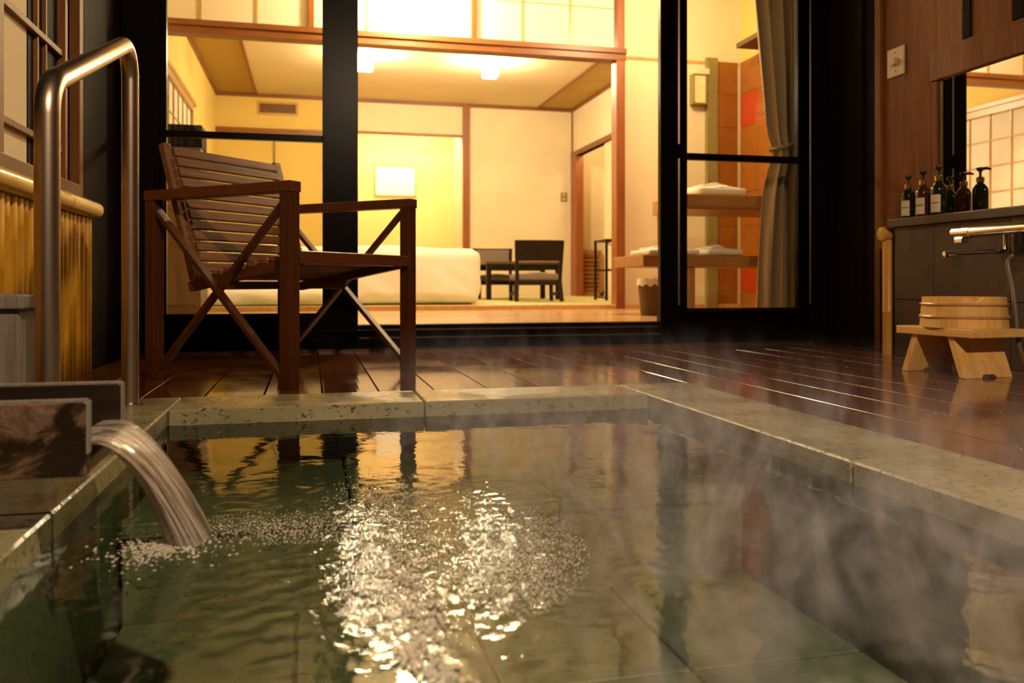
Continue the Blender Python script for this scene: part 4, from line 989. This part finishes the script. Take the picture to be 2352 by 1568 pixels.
t.l(ms.outputs[0], t.out.inputs['Surface']); me.materials.append(t.m)

# falling stream
yA, yB = tn + TT + 0.004, tf - TT - 0.004; zs0 = TZ0 + 0.018
m = MB(); rows = []; NV, NUU = 40, 36
for j in range(NV+1):
    s = -0.25 + 1.25 * j / NV
    if s < 0: x = tX + s * 0.10; z = zs0 + 0.022; half = (yB-yA)/2; th = 0.018; yc = (yA+yB)/2
    else:
        x = tX + 0.115 * s ; z = zs0 + 0.022 - (zs0 + 0.022 - WATER + 0.004) * (s ** 1.8)
        half = (yB-yA)/2 * (1 - 0.42 * s ** 0.8); th = 0.018 + 0.014 * s; yc = (yA+yB)/2 * (1-s) + (LAND.y + 0.02) * s
    row = []
    for k in range(NUU):
        a = 2*pi*k/NUU; rip = 1 + 0.10*noise.noise(Vector((cos(a)*4, sin(a)*4, s*0.8)))
        row.append(m.bm.verts.new((x + th*0.9*sin(a)*rip*(0.4+0.6*max(0,s)), yc + half*cos(a)*rip, z + th*0.5*sin(a)*rip*(1-0.5*max(0,s)))))
    rows.append(row)
uvl = m.bm.loops.layers.uv.new('flow')
for j, (a, b) in enumerate(zip(rows, rows[1:])):
    for k in range(NUU):
        f = m.bm.faces.new((a[k], a[(k+1)%NUU], b[(k+1)%NUU], b[k]))
        for lp, (u, v) in zip(f.loops, ((k, j), (k+1, j), (k+1, j+1), (k, j+1))): lp[uvl].uv = (u/NUU, v/NV)
t = NT('falling_water'); uv = t.n('ShaderNodeTexCoord'); mp = t.n('ShaderNodeMapping'); mp.inputs['Scale'].default_value = (26, 1.6, 1); t.l(uv.outputs['UV'], mp.inputs['Vector'])
n1 = t.noise(mp.outputs[0], 1.6, 5, 0.6, 0.4); nr = t.bump(n1, 0.8, 0.01)
trn = t.n('ShaderNodeBsdfTransparent'); trn.inputs[0].default_value = (0.95, 0.88, 0.78, 1)
gl = t.n('ShaderNodeBsdfGlossy'); gl.inputs['Roughness'].default_value = 0.12; t.l(nr, gl.inputs['Normal'])
df = t.n('ShaderNodeBsdfDiffuse'); df.inputs[0].default_value = (0.82, 0.70, 0.62, 1); t.l(nr, df.inputs['Normal'])
fr = t.n('ShaderNodeFresnel'); fr.inputs[0].default_value = 1.6; t.l(nr, fr.inputs['Normal'])
m1 = t.n('ShaderNodeMixShader'); t.l(t.ramp(n1, [(0.40, 0.08), (0.64, 0.62)]), m1.inputs[0]); t.l(trn.outputs[0], m1.inputs[1]); t.l(df.outputs[0], m1.inputs[2])
m2 = t.n('ShaderNodeMixShader'); t.l(fr.outputs[0], m2.inputs[0]); t.l(m1.outputs[0], m2.inputs[1]); t.l(gl.outputs[0], m2.inputs[2]); t.l(m2.outputs[0], t.out.inputs['Surface'])
so = m.build('water_stream', t.m, smooth=True); tag(so, 'streaky sheet of water falling from the wooden trough', 'water', kind='stuff')

# foam bubbles on the surface, plus whitened clusters imitating lamp reflections
t = NT('whitened_bubble_film'); trn = t.n('ShaderNodeBsdfTransparent'); gl = t.n('ShaderNodeBsdfGlossy'); gl.inputs['Roughness'].default_value = 0.08
df = t.n('ShaderNodeBsdfDiffuse'); df.inputs[0].default_value = (0.85, 0.78, 0.70, 1)
fr = t.n('ShaderNodeFresnel'); fr.inputs[0].default_value = 1.7; m1 = t.n('ShaderNodeMixShader'); m1.inputs[0].default_value = 0.42; t.l(trn.outputs[0], m1.inputs[1]); t.l(df.outputs[0], m1.inputs[2])  # diffuse share raised to whiten the imitated reflections
m2 = t.n('ShaderNodeMixShader'); t.l(fr.outputs[0], m2.inputs[0]); t.l(m1.outputs[0], m2.inputs[1]); t.l(gl.outputs[0], m2.inputs[2]); t.l(m2.outputs[0], t.out.inputs['Surface'])
rd = random.Random(3); V = []; Fc = []
def bub(x, y, r):
    b = len(V); n = 7
    for a in (0.0, 0.6, 1.1):
        for k in range(n): V.append((x + r*cos(a)*cos(2*pi*k/n), y + r*cos(a)*sin(2*pi*k/n), WATER + 0.0022 + r*0.7*sin(a)))
    V.append((x, y, WATER + 0.0022 + r*0.7))
    for q in (0, 1):
        for k in range(n): Fc.append((b+q*n+k, b+q*n+(k+1)%n, b+(q+1)*n+(k+1)%n, b+(q+1)*n+k))
    for k in range(n): Fc.append((b+2*n+k, b+2*n+(k+1)%n, b+3*n))
trail = [G(px, py, WATER) for px, py in ((900, 1290), (960, 1370), (985, 1430), (975, 1480), (930, 1500), (960, 1530), (1010, 1555), (1040, 1568))]
for k in range(420):
    i = rd.randrange(len(trail)-1); p = trail[i].lerp(trail[i+1], rd.random()); s = 0.012
    bub(p.x + rd.gauss(0, s), p.y + rd.gauss(0, s), rd.uniform(0.0012, 0.0042))
for cx_, cy_, sx_, sy_, num in ((1190, 1290, 90, 70, 5200), (900, 1330, 80, 85, 4600), (880, 1180, 80, 55, 2200), (985, 1480, 40, 55, 500), (640, 1215, 110, 22, 1300)):  # extra pale bubbles stand in for the room lamps' bright reflections
    for k in range(num):
        gx, gy = rd.gauss(0, 1), rd.gauss(0, 1)
        if gx*gx + gy*gy > 3.4: continue
        p = G(cx_ + gx*sx_, max(1060, cy_ + gy*sy_), WATER)
        bub(p.x, p.y, rd.uniform(0.0006, 0.0017))
for k in range(700):
    a = rd.uniform(0, 2*pi); r = abs(rd.gauss(0, 0.045)); bub(LAND.x + r*cos(a), LAND.y - 0.03 + r*sin(a), rd.uniform(0.001, 0.003))
me = bpy.data.meshes.new('bubbles_and_glints'); me.from_pydata(V, [], Fc); me.polygons.foreach_set('use_smooth', [True]*len(Fc)); me.materials.append(t.m)
bo = bpy.data.objects.new('bubbles_and_glints', me); col.objects.link(bo); tag(bo, 'small bubbles near the falling stream, thickened into a pale fan imitating lamp reflections', 'bubbles', kind='stuff')

# wet beads along the deck joints
V.clear(); Fc.clear(); WS = WATER
xx = 0.211
def bead(x, y, r):
    b = len(V); n = 6
    for a in (0.0, 0.7):
        for k in range(n): V.append((x + r*cos(a)*cos(2*pi*k/n), y + r*cos(a)*sin(2*pi*k/n), 0.0002 + r*0.55*sin(a)))
    V.append((x, y, 0.0002 + r*0.55))
    for k in range(n): Fc.append((b+k, b+(k+1)%n, b+n+(k+1)%n, b+n+k)); Fc.append((b+n+k, b+n+(k+1)%n, b+2*n))
xb = 0.211
while xb < 2.55:
    for k in range(46):
        yb_ = rd.uniform(1.0, 4.0)
        if xb > 2.1 and 2.3 < yb_ < 3.0: continue
        if xb < 1.26 and (yb_ < 2.66 or xb < 0.6): continue
        if noise.noise(Vector((xb*9, yb_*2.5, 1))) < -0.05: continue
        bead(xb + rd.choice((-1, 1)) * rd.uniform(0.004, 0.008), yb_, rd.uniform(0.0012, 0.0030))
    xb += BW
me = bpy.data.meshes.new('water_beads'); me.from_pydata(V, [], Fc); me.polygons.foreach_set('use_smooth', [True]*len(Fc)); me.materials.append(t.m)
bo = bpy.data.objects.new('water_beads', me); col.objects.link(bo); tag(bo, 'tiny water beads along the joints of the wet deck', 'droplets', kind='stuff')

# ------------------------------------------------------------------ steam
t = NT('steam_vapour'); geo = t.n('ShaderNodeNewGeometry'); pos = geo.outputs['Position']
mp = t.n('ShaderNodeMapping'); mp.inputs['Scale'].default_value = (1.0, 1.0, 0.55); t.l(pos, mp.inputs['Vector'])
n1 = t.noise(mp.outputs[0], 6.5, 6, 0.62, 2.8)
wisp = t.ramp(n1, [(0.535, 0.0), (0.70, 1.0)])
sep = t.n('ShaderNodeSeparateXYZ'); t.l(pos, sep.inputs[0])
def mr(v, a, b, c=0.0, d=1.0):
    n = t.n('ShaderNodeMapRange', interpolation_type='SMOOTHSTEP'); t.l(v, n.inputs[0])
    for i, q in enumerate((a, b, c, d)): n.inputs[i+1].default_value = q
    return n.outputs[0]
den = t.math('MULTIPLY', wisp, mr(sep.outputs[2], -0.02, 0.26, 1.0, 0.0))
den = t.math('MULTIPLY', den, mr(sep.outputs[0], 0.06, 0.40)); den = t.math('MULTIPLY', den, mr(sep.outputs[0], 1.15, 0.75))
den = t.math('MULTIPLY', den, mr(sep.outputs[1], 2.50, 1.7)); den = t.math('MULTIPLY', den, mr(sep.outputs[1], 0.28, 0.60))
den = t.math('MULTIPLY', den, 13.0)
sc = t.n('ShaderNodeVolumeScatter'); sc.inputs['Color'].default_value = (0.88, 0.86, 1.0, 1); sc.inputs['Anisotropy'].default_value = 0.0; t.l(den, sc.inputs['Density'])
t.l(sc.outputs[0], t.out.inputs['Volume'])
try: t.m.cycles.volume_step_rate = 0.3
except Exception: pass
so = MB().box(0.06, 1.15, 0.28, 2.50, 0.012, 0.27).build('steam', t.m)
tag(so, 'thin wisps of steam drifting over the pool corner', 'steam', kind='stuff')
